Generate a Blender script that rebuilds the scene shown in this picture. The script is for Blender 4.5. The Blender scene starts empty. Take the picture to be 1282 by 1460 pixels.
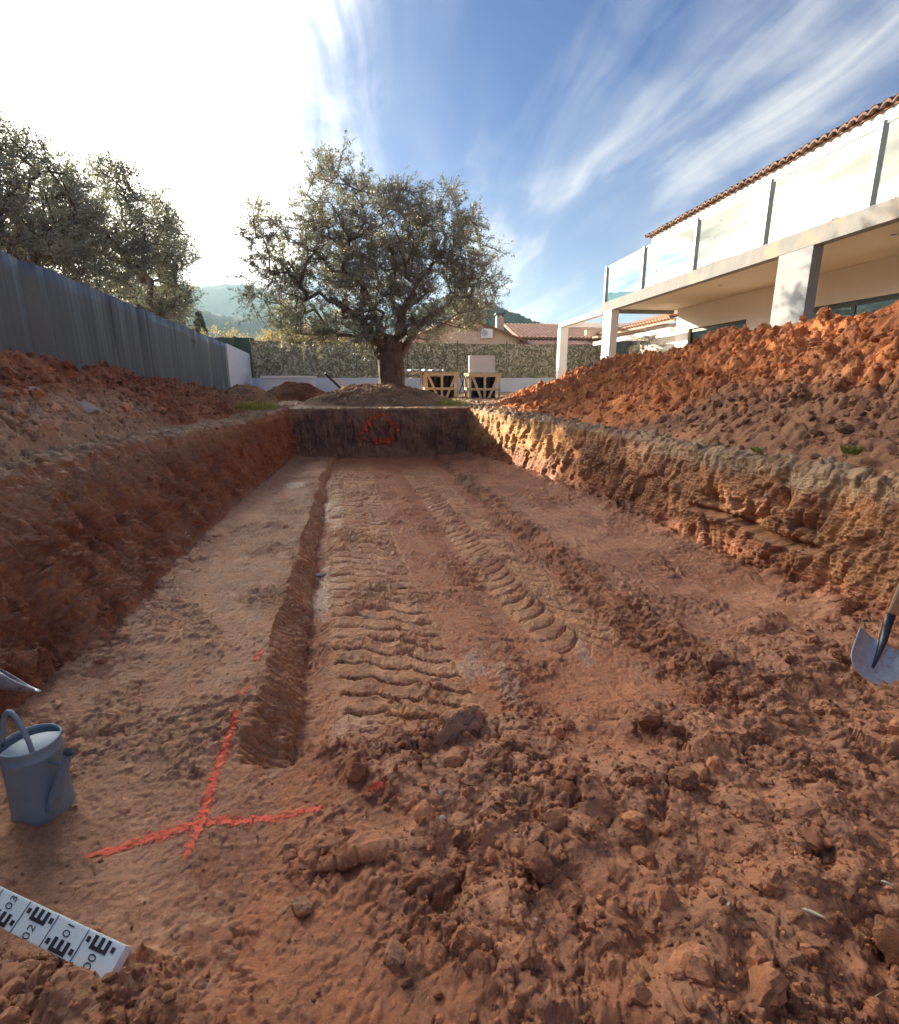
import bpy, bmesh, math, random
import numpy as np
from mathutils import Vector, Matrix
R = math.radians
scene = bpy.context.scene
col = scene.collection
random.seed(7); rng = np.random.default_rng(7)

# ------------------------------------------------------------------ camera
cam = bpy.data.cameras.new('camera'); camo = bpy.data.objects.new('camera', cam); col.objects.link(camo)
camo.location = (0, 0, 1.6); camo.rotation_euler = (R(90 - 13.87), 0, R(-6.7))
cam.sensor_fit = 'HORIZONTAL'; cam.sensor_width = 36; cam.lens = 36 * 750 / 1282
cam.clip_start = .05; cam.clip_end = 20000
scene.camera = camo
# ------------------------------------------------------------------ light
SUN_AZ, SUN_EL = -42.0, 13.8            # degrees from +Y (negative = left), elevation
SUNDIR = Vector((math.sin(R(SUN_AZ)) * math.cos(R(SUN_EL)), math.cos(R(SUN_AZ)) * math.cos(R(SUN_EL)), math.sin(R(SUN_EL))))
sl = bpy.data.lights.new('sun', 'SUN'); sl.energy = 2.4; sl.angle = R(.55); sl.color = (1, .83, .60)
so = bpy.data.objects.new('sun', sl); col.objects.link(so)
so.rotation_euler = (-SUNDIR).to_track_quat('-Z', 'Y').to_euler(); so.location = (0, 0, 30)

w = bpy.data.worlds.new('World'); scene.world = w; w.use_nodes = True
nt = w.node_tree; nt.nodes.clear()
def N(nt, t, **kw):
    n = nt.nodes.new(t)
    for k, v in kw.items():
        if k.startswith('i_'):
            n.inputs[k[2:]].default_value = v
        else: setattr(n, k, v)
    return n
def mathn(nt, op, a, b=None, c=None, clamp=False):
    n = nt.nodes.new('ShaderNodeMath'); n.operation = op; n.use_clamp = clamp
    for i, x in enumerate((a, b, c)):
        if x is None: continue
        if isinstance(x, (int, float)): n.inputs[i].default_value = x
        else: nt.links.new(x, n.inputs[i])
    return n.outputs[0]
def mixc(nt, f, a, b, bt='MIX'):
    n = nt.nodes.new('ShaderNodeMix'); n.data_type = 'RGBA'; n.blend_type = bt
    for i, x in ((0, f), (6, a), (7, b)):
        if isinstance(x, (int, float)): n.inputs[i].default_value = x
        elif isinstance(x, tuple): n.inputs[i].default_value = x if len(x) == 4 else (*x, 1)
        else: nt.links.new(x, n.inputs[i])
    return n.outputs[2]
def ramp(nt, fac, stops, interp='LINEAR'):
    n = nt.nodes.new('ShaderNodeValToRGB'); n.color_ramp.interpolation = interp
    e = n.color_ramp.elements
    while len(e) < len(stops): e.new(.5)
    for i, (p, c) in enumerate(stops):
        e[i].position = p; e[i].color = (c, c, c, 1) if isinstance(c, (int, float)) else (*c, 1)
    nt.links.new(fac, n.inputs[0]); return n.outputs[0]
def noisen(nt, vec, scale, detail=5, rough=.55, dist=0.):
    n = N(nt, 'ShaderNodeTexNoise'); n.inputs['Scale'].default_value = scale; n.inputs['Detail'].default_value = detail
    n.inputs['Roughness'].default_value = rough; n.inputs['Distortion'].default_value = dist
    if vec is not None: nt.links.new(vec, n.inputs['Vector'])
    return n.outputs['Fac']
def mapn(nt, vec, scale=(1, 1, 1), rot=(0, 0, 0), loc=(0, 0, 0)):
    n = N(nt, 'ShaderNodeMapping'); n.inputs['Scale'].default_value = scale
    n.inputs['Rotation'].default_value = rot; n.inputs['Location'].default_value = loc
    nt.links.new(vec, n.inputs['Vector']); return n.outputs[0]

sky = N(nt, 'ShaderNodeTexSky', sky_type='NISHITA', sun_disc=False)
sky.sun_elevation = R(SUN_EL); sky.sun_rotation = R(SUN_AZ); sky.air_density = 1.2; sky.dust_density = .6; sky.ozone_density = 2.6
SKYS = .15
CLB, VLB = .90, 17.5
tc = N(nt, 'ShaderNodeTexCoord'); gen = tc.outputs['Generated']
sep = N(nt, 'ShaderNodeSeparateXYZ'); nt.links.new(gen, sep.inputs[0])
zz = mathn(nt, 'MAXIMUM', sep.outputs[2], 0.0); zd = mathn(nt, 'ADD', zz, .10)
px = mathn(nt, 'DIVIDE', sep.outputs[0], zd); py = mathn(nt, 'DIVIDE', sep.outputs[1], zd)
cmb = N(nt, 'ShaderNodeCombineXYZ'); nt.links.new(px, cmb.inputs[0]); nt.links.new(py, cmb.inputs[1])
P = cmb.outputs[0]
# cirrus on a high flat layer: long fibres drawn out along the line of the pit
w1 = N(nt, 'ShaderNodeTexNoise'); w1.inputs['Scale'].default_value = .7; w1.inputs['Detail'].default_value = 3; nt.links.new(mapn(nt, P, (1, .6, 1), loc=(3.1, 1.7, 0)), w1.inputs['Vector'])
va = N(nt, 'ShaderNodeVectorMath', operation='MULTIPLY_ADD'); nt.links.new(w1.outputs['Color'], va.inputs[0]); va.inputs[1].default_value = (.75, .9, 0); nt.links.new(P, va.inputs[2]); PW = va.outputs[0]
c1 = noisen(nt, mapn(nt, PW, (1.5, .34, 1), (0, 0, R(8)), loc=(.35, 1.2, 0)), .85, 4, .5, .3)
c2 = noisen(nt, mapn(nt, PW, (6.5, .75, 1), (0, 0, R(12)), loc=(5.0, 2.0, 0)), 1.0, 8, .62, .5)
c3 = noisen(nt, mapn(nt, P, (2.4, 1.5, 1), (0, 0, R(35)), loc=(1.3, 8.0, 0)), 1.0, 6, .6, .6)
st = lambda n, k: mathn(nt, 'MULTIPLY', mathn(nt, 'SUBTRACT', n, .5), k)
base = mathn(nt, 'ADD', mathn(nt, 'ADD', st(c1, 2.3), st(c2, .95)), mathn(nt, 'ADD', st(c3, .85), .56))
cl = ramp(nt, base, [(.34, 0.), (.56, .20), (.80, .58), (1., .95)], 'LINEAR')
cl = mathn(nt, 'MULTIPLY', cl, ramp(nt, sep.outputs[2], [(.02, .25), (.14, 1.)]))
# thin veil of cloud lit up round the sun, and paler air low down
dp = N(nt, 'ShaderNodeVectorMath', operation='DOT_PRODUCT'); nt.links.new(gen, dp.inputs[0])
VD = Vector((math.sin(R(-34)) * math.cos(R(24)), math.cos(R(-34)) * math.cos(R(24)), math.sin(R(24))))
dp.inputs[1].default_value = VD
dd = mathn(nt, 'ADD', dp.outputs['Value'], mathn(nt, 'MULTIPLY', mathn(nt, 'SUBTRACT', base, .50), .17))
veil = ramp(nt, dd, [(.70, 0.), (.82, .16), (.90, .42), (.97, .85), (1., 1.)], 'LINEAR')
hz = ramp(nt, sep.outputs[2], [(.0, 1.), (.10, .75), (.24, .35), (.42, 0.)], 'EASE')
hz = mathn(nt, 'MULTIPLY', hz, mathn(nt, 'ADD', .38, mathn(nt, 'MULTIPLY', cl, 1.1)))
tot = mathn(nt, 'MAXIMUM', mathn(nt, 'MAXIMUM', mathn(nt, 'MULTIPLY', cl, .85), veil), hz, clamp=True)
cb = mathn(nt, 'ADD', CLB, mathn(nt, 'MULTIPLY', mathn(nt, 'POWER', veil, 2.6), VLB))      # cloud radiance before the sky strength
cc = N(nt, 'ShaderNodeVectorMath', operation='SCALE'); nt.links.new(mixc(nt, veil, (1., .97, .93), (1., .90, .75)), cc.inputs[0]); nt.links.new(cb, cc.inputs['Scale'])
skyc = mixc(nt, 1.0, sky.outputs[0], (.022, .047, .116), 'MULTIPLY')
mx = mixc(nt, tot, skyc, cc.outputs[0])
bg = N(nt, 'ShaderNodeBackground'); bg.inputs[1].default_value = SKYS; nt.links.new(mx, bg.inputs[0])
wo = N(nt, 'ShaderNodeOutputWorld'); nt.links.new(bg.outputs[0], wo.inputs[0])
w.cycles.sampling_method = 'MANUAL'; w.cycles.sample_map_resolution = 1024

scene.view_settings.view_transform = 'Standard'; scene.view_settings.look = 'None'
scene.view_settings.gamma = 1; scene.view_settings.exposure = 2.95
scene.render.engine = 'CYCLES'
scene.cycles.max_bounces = 7; scene.cycles.diffuse_bounces = 3; scene.cycles.transparent_max_bounces = 12
scene.cycles.volume_bounces = 0; scene.cycles.use_denoising = True
scene.cycles.caustics_reflective = False; scene.cycles.caustics_refractive = False

# ------------------------------------------------------------------ helpers
def tag(o, label=None, cat=None, group=None, kind=None):
    if label: o['label'] = label
    if cat: o['category'] = cat
    if group: o['group'] = group
    if kind: o['kind'] = kind
    return o
def empty(name, loc=(0, 0, 0), rz=0):
    o = bpy.data.objects.new(name, None); o.location = loc; o.rotation_euler = (0, 0, rz); o.empty_display_size = .2
    col.objects.link(o); return o
def link(name, me, mat=None, parent=None, smooth=False):
    if mat is not None: me.materials.append(mat)
    if smooth: me.polygons.foreach_set('use_smooth', [True] * len(me.polygons))
    o = bpy.data.objects.new(name, me); col.objects.link(o)
    if parent is not None: o.parent = parent
    return o
def np_mesh(name, V, F, colr=None, rough=None):
    """V (n,3), F (m,k) arrays -> mesh, fast"""
    me = bpy.data.meshes.new(name); n = len(V); m, k = F.shape
    me.vertices.add(n); me.vertices.foreach_set('co', np.ascontiguousarray(V, np.float32).ravel())
    me.loops.add(m * k); me.loops.foreach_set('vertex_index', np.ascontiguousarray(F, np.int32).ravel())
    me.polygons.add(m); me.polygons.foreach_set('loop_start', np.arange(0, m * k, k, dtype=np.int32))
    me.polygons.foreach_set('use_smooth', np.ones(m, bool))
    if colr is not None:
        a = me.attributes.new('Col', 'FLOAT_COLOR', 'POINT'); c4 = np.ones((n, 4), np.float32); c4[:, :3] = colr
        a.data.foreach_set('color', c4.ravel())
    if rough is not None:
        a = me.attributes.new('Rgh', 'FLOAT', 'POINT'); a.data.foreach_set('value', np.ascontiguousarray(rough, np.float32))
    me.update(calc_edges=True); return me
class MB:
    """collects boxes, prisms and tubes into ONE mesh object"""
    def __init__(s): s.v = []; s.f = []
    def add(s, vs, fs):
        b = len(s.v); s.v += [tuple(x) for x in vs]; s.f += [[b + i for i in f] for f in fs]; return s
    def box(s, x0, x1, y0, y1, z0, z1, M=None):
        vs = [Vector(p) for p in ((x0,y0,z0),(x1,y0,z0),(x1,y1,z0),(x0,y1,z0),(x0,y0,z1),(x1,y0,z1),(x1,y1,z1),(x0,y1,z1))]
        if M is not None: vs = [M @ v for v in vs]
        return s.add(vs, [(3,2,1,0),(4,5,6,7),(0,1,5,4),(1,2,6,5),(2,3,7,6),(3,0,4,7)])
    def bar(s, a, b, wd, ht, up=(0, 0, 1)):
        a, b = Vector(a), Vector(b); d = (b - a); L = d.length; d.normalize(); u = Vector(up)
        x = d.cross(u)
        if x.length < 1e-4: x = d.cross(Vector((1, 0, 0)))
        x.normalize(); u = x.cross(d)
        M = Matrix((( x[0], d[0], u[0], a[0]), (x[1], d[1], u[1], a[1]), (x[2], d[2], u[2], a[2]), (0, 0, 0, 1)))
        return s.box(-wd/2, wd/2, 0, L, -ht/2, ht/2, M)
    def tube(s, pts, rad, n=10, cap=True):
        pts = [Vector(p) for p in pts]
        if not hasattr(rad, '__len__'): rad = [rad] * len(pts)
        b = len(s.v); ref = Vector((0.13, 0.21, .97))
        for i, p in enumerate(pts):
            d = (pts[min(i+1, len(pts)-1)] - pts[max(i-1, 0)]).normalized()
            x = d.cross(ref)
            if x.length < .05: x = d.cross(Vector((1, 0, 0)))
            x.normalize(); y = d.cross(x)
            for k in range(n):
                a = 2 * math.pi * k / n; s.v.append(tuple(p + (x * math.cos(a) + y * math.sin(a)) * rad[i]))
        for i in range(len(pts) - 1):
            for k in range(n):
                k2 = (k + 1) % n
                s.f.append([b + i*n + k, b + i*n + k2, b + (i+1)*n + k2, b + (i+1)*n + k])
        if cap:
            s.f.append([b + k for k in range(n)][::-1]); s.f.append([b + (len(pts)-1)*n + k for k in range(n)])
        return s
    def build(s, name, mat, parent=None, bevel=0, smooth=False, seg=2):
        me = bpy.data.meshes.new(name); me.from_pydata(s.v, [], s.f); me.update()
        bm = bmesh.new(); bm.from_mesh(me)
        if bevel:
            bmesh.ops.bevel(bm, geom=[e for e in bm.edges if e.calc_face_angle(0) > .5], offset=bevel, segments=seg, affect='EDGES', profile=.7)
        bmesh.ops.recalc_face_normals(bm, faces=bm.faces); bm.to_mesh(me); bm.free()
        return link(name, me, mat, parent, smooth)

# ---- numpy noise
PERM = np.random.default_rng(3).permutation(256).astype(np.int32); PERM = np.concatenate([PERM, PERM, PERM])
G3 = np.random.default_rng(5).normal(size=(256, 3)).astype(np.float32); G3 /= np.linalg.norm(G3, axis=1)[:, None]
def perlin(x, y, z):
    x = np.asarray(x, np.float32); y = np.asarray(y, np.float32); z = np.asarray(z, np.float32)
    xi = np.floor(x).astype(np.int32); yi = np.floor(y).astype(np.int32); zi = np.floor(z).astype(np.int32)
    xf = x - xi; yf = y - yi; zf = z - zi
    u = xf*xf*xf*(xf*(xf*6-15)+10); v = yf*yf*yf*(yf*(yf*6-15)+10); w_ = zf*zf*zf*(zf*(zf*6-15)+10)
    xi &= 255; yi &= 255; zi &= 255
    def g(dx, dy, dz):
        h = PERM[PERM[PERM[xi + dx] + yi + dy] + zi + dz] & 255
        gg = G3[h]; return gg[..., 0]*(xf-dx) + gg[..., 1]*(yf-dy) + gg[..., 2]*(zf-dz)
    a = g(0,0,0); a += u*(g(1,0,0)-a); b = g(0,1,0); b += u*(g(1,1,0)-b); a += v*(b-a)
    c = g(0,0,1); c += u*(g(1,0,1)-c); d = g(0,1,1); d += u*(g(1,1,1)-d); c += v*(d-c)
    return (a + w_*(c-a)) * 1.5
def fbm(x, y, z, f, o=4, gain=.5, mode=0):
    s = 0; a = 1.; t = 0
    for i in range(o):
        n = perlin(x*f + 17.3*i, y*f + 5.1*i, z*f + 9.7*i)
        if mode == 1: n = np.abs(n) * 2 - .5          # billow: lumps with creases
        if mode == 2: n = .5 - np.abs(n) * 2          # ridged
        s = s + a*n; t += a; a *= gain; f *= 2.03
    return s / t
def hash2(ix, iy, k):
    h = PERM[(PERM[(ix & 255)] + iy + k * 37) & 255]; h2 = PERM[(h + k * 11 + (ix & 255)) & 255]
    return ((h * 256 + h2) & 65535) / 65535.
def lumps(x, y, cell, rmin=.25, rmax=.62, dens=.8, flat=.6):
    """rounded clods in a jittered grid: height field in units of metres"""
    X = x / cell; Y = y / cell; ix = np.floor(X).astype(np.int32); iy = np.floor(Y).astype(np.int32)
    out = np.zeros_like(X)
    for dx in (-1, 0, 1):
        for dy in (-1, 0, 1):
            cx = ix + dx; cy = iy + dy
            jx = cx + hash2(cx, cy, 1); jy = cy + hash2(cx, cy, 2)
            r = rmin + (rmax - rmin) * hash2(cx, cy, 3); pr = hash2(cx, cy, 4) < dens
            d2 = ((X-jx)**2 + (Y-jy)**2) / (r*r)
            h = np.sqrt(np.clip(1 - d2, 0, None)) * r * pr * flat
            out = np.maximum(out, h)
    return out * cell
def facets(x, y, cell, tilt=.8, hr=.6, k0=0):
    """broken earth: every jittered cell is a flat, tilted, differently high face"""
    X = x / cell; Y = y / cell; ix = np.floor(X).astype(np.int32); iy = np.floor(Y).astype(np.int32)
    bd = np.full(X.shape, 9., np.float32); out = np.zeros_like(bd)
    for dx in (-1, 0, 1):
        for dy in (-1, 0, 1):
            cx = ix + dx; cy = iy + dy
            px_ = X - cx - hash2(cx, cy, 1 + k0); py_ = Y - cy - hash2(cx, cy, 2 + k0)
            d = px_*px_ + py_*py_; m = d < bd; bd = np.where(m, d, bd)
            h = hr*hash2(cx, cy, 3 + k0) + tilt*((hash2(cx, cy, 5 + k0) - .5)*px_ + (hash2(cx, cy, 6 + k0) - .5)*py_) - .35*d
            out = np.where(m, h, out)
    return out * cell
def squash(h, cap, k=.12, s=.008):
    """trodden soil: whatever stands above cap is pressed almost flat"""
    t = (h - cap)/s; return np.where(t > 20, cap + k*(h - cap), h - (1 - k)*s*np.log1p(np.exp(np.clip(t, -20, 20))))
def sm(a, b, x):
    t = np.clip((x - a) / (b - a), 0, 1); return t*t*(3-2*t)
def lerp3(a, b, t): return a + (np.asarray(b, np.float32) - a) * t[..., None]

# ------------------------------------------------------------------ materials
def mat_new(name):
    m = bpy.data.materials.new(name); m.use_nodes = True; nt = m.node_tree; nt.nodes.clear()
    b = N(nt, 'ShaderNodeBsdfPrincipled'); o = N(nt, 'ShaderNodeOutputMaterial'); nt.links.new(b.outputs[0], o.inputs[0])
    return m, nt, b
def simple(name, c, rough=.6, metal=0., var=.12, vs=6., bump=.0, bs=80., spec=.5, c2=None, dirt=None):
    m, nt, b = mat_new(name)
    t = N(nt, 'ShaderNodeTexCoord'); ob = t.outputs['Object']
    n = noisen(nt, ob, vs, 6, .6)
    lo = tuple(x * (1 - var) for x in c) if c2 is None else c2; hi = tuple(min(1, x * (1 + var)) for x in c)
    f = ramp(nt, n, [(.3, 0.), (.7, 1.)])
    cc_ = mixc(nt, f, lo, hi)
    if dirt:
        d = ramp(nt, noisen(nt, ob, dirt[1], 7, .7, .4), [(dirt[2], 0.), (dirt[2] + .14, 1.)])
        cc_ = mixc(nt, mathn(nt, 'MULTIPLY', d, dirt[3]), cc_, dirt[0])
    nt.links.new(cc_, b.inputs['Base Color'])
    b.inputs['Roughness'].default_value = rough; b.inputs['Metallic'].default_value = metal; b.inputs['Specular IOR Level'].default_value = spec
    if bump:
        bn = N(nt, 'ShaderNodeBump'); bn.inputs['Strength'].default_value = bump; bn.inputs['Distance'].default_value = .01
        nt.links.new(noisen(nt, ob, bs, 6, .65), bn.inputs['Height']); nt.links.new(bn.outputs[0], b.inputs['Normal'])
    return m
def soil_material(name, f1=9., bump=.5, dist=.012):
    m, nt, b = mat_new(name)
    a = N(nt, 'ShaderNodeAttribute', attribute_name='Col'); r = N(nt, 'ShaderNodeAttribute', attribute_name='Rgh')
    t = N(nt, 'ShaderNodeTexCoord'); ob = t.outputs['Object']
    n1 = noisen(nt, ob, f1, 8, .68); n2 = noisen(nt, ob, 75., 7, .72); n3 = noisen(nt, ob, 2.2, 4, .6)
    k = mathn(nt, 'ADD', mathn(nt, 'MULTIPLY', n1, 1.1), mathn(nt, 'ADD', mathn(nt, 'MULTIPLY', n2, 1.3), mathn(nt, 'MULTIPLY', n3, .6)))
    k = mathn(nt, 'SUBTRACT', k, .50)
    v = N(nt, 'ShaderNodeVectorMath', operation='SCALE'); nt.links.new(a.outputs['Color'], v.inputs[0]); nt.links.new(k, v.inputs['Scale'])
    # pale grit
    g = ramp(nt, noisen(nt, ob, 160., 2, .5), [(.70, 0.), (.76, 1.)])
    cc_ = mixc(nt, mathn(nt, 'MULTIPLY', g, .45), v.outputs[0], (.50, .40, .30))
    nt.links.new(cc_, b.inputs['Base Color'])
    nt.links.new(mathn(nt, 'ADD', r.outputs['Fac'], mathn(nt, 'MULTIPLY', mathn(nt, 'SUBTRACT', n1, .5), 1.1), clamp=True), b.inputs['Roughness'])
    b.inputs['Specular IOR Level'].default_value = .50
    bn = N(nt, 'ShaderNodeBump'); bn.inputs['Strength'].default_value = bump*1.5; bn.inputs['Distance'].default_value = dist
    hh = mathn(nt, 'ADD', mathn(nt, 'MULTIPLY', noisen(nt, ob, 45., 8, .7), 1.0), mathn(nt, 'MULTIPLY', noisen(nt, ob, 190., 5, .7), .35))
    nt.links.new(hh, bn.inputs['Height']); nt.links.new(bn.outputs[0], b.inputs['Normal'])
    return m
M = {}
M['soil'] = soil_material('soil')
M['clod'] = soil_material('clod', 22., .6, .010)
M['white_wall'] = simple('white_render', (.84, .83, .80), .85, var=.03, vs=1.5, bump=.15, bs=60, dirt=((.60, .56, .49), 1.3, .60, .35))
M['soffit'] = simple('soffit_paint', (.55, .47, .36), .8, var=.04, vs=1.)
M['concrete'] = simple('shade_darkened_concrete', (.165, .17, .175), .85, var=.14, vs=3., bump=.25, bs=40, dirt=((.26, .22, .16), 2.2, .50, .8))  # base tone darkened to stand in for tree shade on the beam; blotches are stains
M['column'] = simple('shade_toned_column_render', (.235, .25, .275), .85, var=.07, vs=2.5, bump=.2, bs=50)  # near columns: shade put into the colour, darker and bluer than the end column
M['alu'] = simple('grey_aluminium', (.40, .43, .46), .5, .1, var=.04)
M['black_frame'] = simple('black_frame', (.02, .02, .022), .4)
M['dark'] = simple('dark_interior', (.03, .03, .035), .9)
M['fence'] = simple('fence_slate', (.092, .115, .142), .5, .0, var=.07, vs=1.2, spec=.6, bump=.08, bs=9)
M['panel_white'] = simple('pale_block_render', (.66, .70, .76), .85, var=.05, vs=2., bump=.2, bs=30)
M['zinc'] = simple('zinc_blue', (.215, .295, .355), .5, .10, var=.10, vs=9, bump=.05, bs=30, dirt=((.22, .15, .10), 14., .60, .55))
M['steel'] = simple('worn_steel', (.50, .52, .53), .45, .45, var=.2, vs=30, bump=.1, bs=120, dirt=((.33, .19, .11), 22., .55, .8))
M['black_paint'] = simple('chipped_black', (.03, .035, .045), .4, var=.2, dirt=((.45, .42, .38), 60., .60, .8))
M['wood_pale'] = simple('pale_wood', (.80, .64, .40), .7, var=.18, vs=20, bump=.2, bs=50)
M['handle_wood'] = simple('handle_wood', (.66, .56, .40), .55, var=.10, vs=14, bump=.1, bs=60)
M['staff'] = simple('staff_pale', (.66, .78, .80), .42, var=.04, vs=10, dirt=((.42, .30, .22), 18., .62, .7))
M['ink'] = simple('black_ink', (.02, .02, .025), .5, dirt=((.3, .2, .15), 30., .66, .6))
M['plastic_white'] = simple('white_sheet', (.74, .76, .78), .5, var=.05)
M['plastic_grey'] = simple('grey_film', (.30, .33, .37), .3, var=.2, vs=9)
M['tile'] = simple('clay_tile', (.125, .062, .042), .8, var=.35, vs=7., bump=.3, bs=40, dirt=((.10, .09, .07), 5., .55, .6))
M['neighbour_tile'] = simple('weathered_clay_tile', (.42, .23, .15), .85, var=.3, vs=2., dirt=((.16, .11, .09), 4., .5, .6))
M['pink_wall'] = simple('pink_render', (.60, .45, .36), .9, var=.05)
M['brown_fascia'] = simple('brown_fascia', (.22, .10, .06), .7)
M['paint_orange'] = simple('orange_marking_paint', (.82, .125, .06), .7, var=.12, vs=40, bump=.4, bs=150, dirt=((.42, .17, .09), 35., .58, .6))

def leaf_material(name, c1, c2, c3, trans=.35):
    m = bpy.data.materials.new(name); m.use_nodes = True; nt = m.node_tree; nt.nodes.clear()
    o = N(nt, 'ShaderNodeOutputMaterial')
    g = N(nt, 'ShaderNodeNewGeometry'); t = N(nt, 'ShaderNodeTexCoord')
    r = g.outputs['Random Per Island']
    cA = ramp(nt, r, [(0., c1), (.5, c2), (1., c3)])
    n = noisen(nt, t.outputs['Object'], .9, 3)
    cA = mixc(nt, ramp(nt, n, [(.38, 0.), (.62, .45)]), cA, c3)
    b = N(nt, 'ShaderNodeBsdfPrincipled'); nt.links.new(cA, b.inputs['Base Color']); b.inputs['Roughness'].default_value = .42; b.inputs['Specular IOR Level'].default_value = .5
    tr = N(nt, 'ShaderNodeBsdfTranslucent'); 
    c2_ = mixc(nt, 1., cA, (1.5, 1.45, .8), 'MULTIPLY'); nt.links.new(c2_, tr.inputs[0])
    mx_ = N(nt, 'ShaderNodeMixShader'); mx_.inputs[0].default_value = trans
    nt.links.new(b.outputs[0], mx_.inputs[1]); nt.links.new(tr.outputs[0], mx_.inputs[2]); nt.links.new(mx_.outputs[0], o.inputs[0])
    return m
M['olive_leaf'] = leaf_material('olive_leaf', (.11, .125, .11), (.20, .21, .185), (.36, .36, .32), .22)
M['left_leaf'] = leaf_material('grey_green_leaf', (.13, .155, .155), (.22, .245, .24), (.36, .38, .365), .25)
M['bush_leaf'] = leaf_material('yellow_green_leaf', (.19, .165, .075), (.32, .27, .14), (.46, .39, .22), .3)
M['conifer_leaf'] = leaf_material('conifer_leaf', (.03, .05, .035), (.05, .08, .05), (.08, .11, .07), .1)
M['grass'] = leaf_material('grass_blade', (.08, .12, .03), (.14, .20, .05), (.30, .30, .10), .3)
M['straw'] = leaf_material('straw', (.30, .23, .14), (.42, .33, .20), (.55, .45, .30), .2)
M['bark'] = simple('olive_bark', (.13, .095, .07), .95, var=.4, vs=9, bump=.9, bs=28, dirt=((.24, .20, .16), 5., .5, .6))

# ------------------------------------------------------------------ the pit and the ground round it (one sheet)
def fenceX(Y): return np.interp(Y, [-6, 0, 6.7, 20.8, 27], [-2.9, -3.3, -4.1, -5.8, -6.5])
WARM = np.array((1.03, .92, .77), np.float32)
def build_ground():
    # knots across: X(Y), height inside the pit, vertex count of the segment that ends there
    def K(ys, xs): return lambda Y: np.interp(Y, ys, xs)
    kn = [
      (K([0, 1], [-4000, -4000]), 0), (K([0, 1], [-300, -300]), 12), (K([0, 1], [-30, -30]), 16),
      (lambda Y: fenceX(Y) - .3, 30),
      (K([0, 3, 4.8, 6, 9.8, 11.6, 14], [-2.15, -2.18, -2.3, -2.22, -2.1, -2.08, -2.2]), 130),
      (K([0, 1.3, 2.0, 2.45, 2.65, 3.5, 5, 7.2, 11.6, 14], [-1.75, -1.66, -1.62, -1.60, -1.50, -1.62, -1.74, -1.85, -1.96, -2.1]), 260),
      (K([0, 1.84, 2.7, 4.4, 6.5, 8.9, 11.6], [-.63, -.62, -.68, -.80, -.95, -1.13, -1.22]), 250),
      (K([0, 1.84, 2.7, 4.4, 6.5, 8.9, 11.6], [-.44, -.43, -.50, -.65, -.83, -1.04, -1.15]), 44),
      (K([0, 1.9, 2.6, 3, 4.3, 6, 11.4], [1.30, 1.46, 1.50, 1.46, 1.40, 1.30, 1.02]), 440),
      (K([0, 1.9, 2.6, 3, 4.3, 6, 11.4], [1.46, 1.64, 1.70, 1.66, 1.58, 1.46, 1.10]), 44),
      (K([0, 2.4, 3.2, 4, 5.5, 8.1, 11.4, 11.6], [2.9, 2.86, 2.9, 2.80, 2.68, 2.42, 1.74, 1.72]), 190),
      (K([0, 2.4, 3.2, 4, 5.5, 8.1, 11.4, 11.6], [3.04, 3.0, 3.04, 2.96, 2.86, 2.62, 1.86, 1.84]), 210),
      (K([0, 2.4, 3.2, 4, 5.5, 8.1, 11.4, 13], [3.5, 3.5, 3.5, 3.5, 3.4, 3.2, 2.5, 2.4]), 60),
      (K([0, 1], [9, 9]), 60), (K([0, 1], [40, 40]), 20), (K([0, 1], [300, 300]), 14), (K([0, 1], [4000, 4000]), 12)]
    # rows
    ys = [-400, -200, -100, -50, -25, -14, -9, -7, -6]; ts = [0.] * len(ys)
    for k in range(16): ys.append(-5 + .16 * (k / 15)); ts.append(k / 15)
    y = -4.7
    while y < .5: ys.append(y); ts.append(1.); y += .10
    while y < .95: ys.append(y); ts.append(1.); y += .006
    y = .95
    while y < 11.5:
        ys.append(y); ts.append(1.); y += max(.0042, .0027 * y)
    for k in range(1, 111): ys.append(11.5 + .15 * k / 110); ts.append(1 - k / 110)
    y = 11.68
    while y < 30: ys.append(y); ts.append(0.); y *= 1.0045
    while y < 9000: ys.append(y); ts.append(0.); y *= 1.12
    ys = np.array(ys, np.float32); ts = np.array(ts, np.float32); nr = len(ys)
    Xk = np.stack([np.broadcast_to(k[0](ys), ys.shape) for k in kn], 1)
    cols = []; seg = []
    for i in range(1, len(kn)):
        n = kn[i][1]
        for j in range(n): cols.append((i - 1, j / n))
    cols.append((len(kn) - 1, 0.)); nc = len(cols)
    ki = np.array([c[0] for c in cols]); kf = np.array([c[1] for c in cols], np.float32)
    ki2 = np.minimum(ki + 1, len(kn) - 1)
    X = Xk[:, ki] * (1 - kf) + Xk[:, ki2] * kf
    Y = np.repeat(ys[:, None], nc, 1); T = np.repeat(ts[:, None], nc, 1)
    U = (ki + kf)[None, :] + 0 * X                       # 0..16 zone coordinate
    hl = np.interp(ys, [0, 3, 5, 9, 11.5], [.19, .19, .15, .08, .03]); hr = np.interp(ys, [0, 3, 5, 9, 11.5], [.10, .11, .11, .07, .03])
    o1 = np.ones(nr); G = 1.04
    rimL = np.interp(ys, [0, 4, 8, 11.6], [1.06, 1.07, 1.02, 1.04]); rimR = np.interp(ys, [0, 3, 5, 8, 11.6], [1.0, 1.0, .97, .97, 1.03])
    front = sm(2.05, 1.75, ys)
    Zk = np.stack([G*o1, G*o1, G*o1, 1.1*o1, rimL, hl + .02, hl, 0*o1, 0*o1, hr, hr + .03, rimR, rimR + .06, 1.12*o1, G*o1, G*o1, G*o1], 1)
    Zpit = Zk[:, ki] * (1 - kf) + Zk[:, ki2] * kf
    Zout = np.full_like(Zpit, G)
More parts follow.
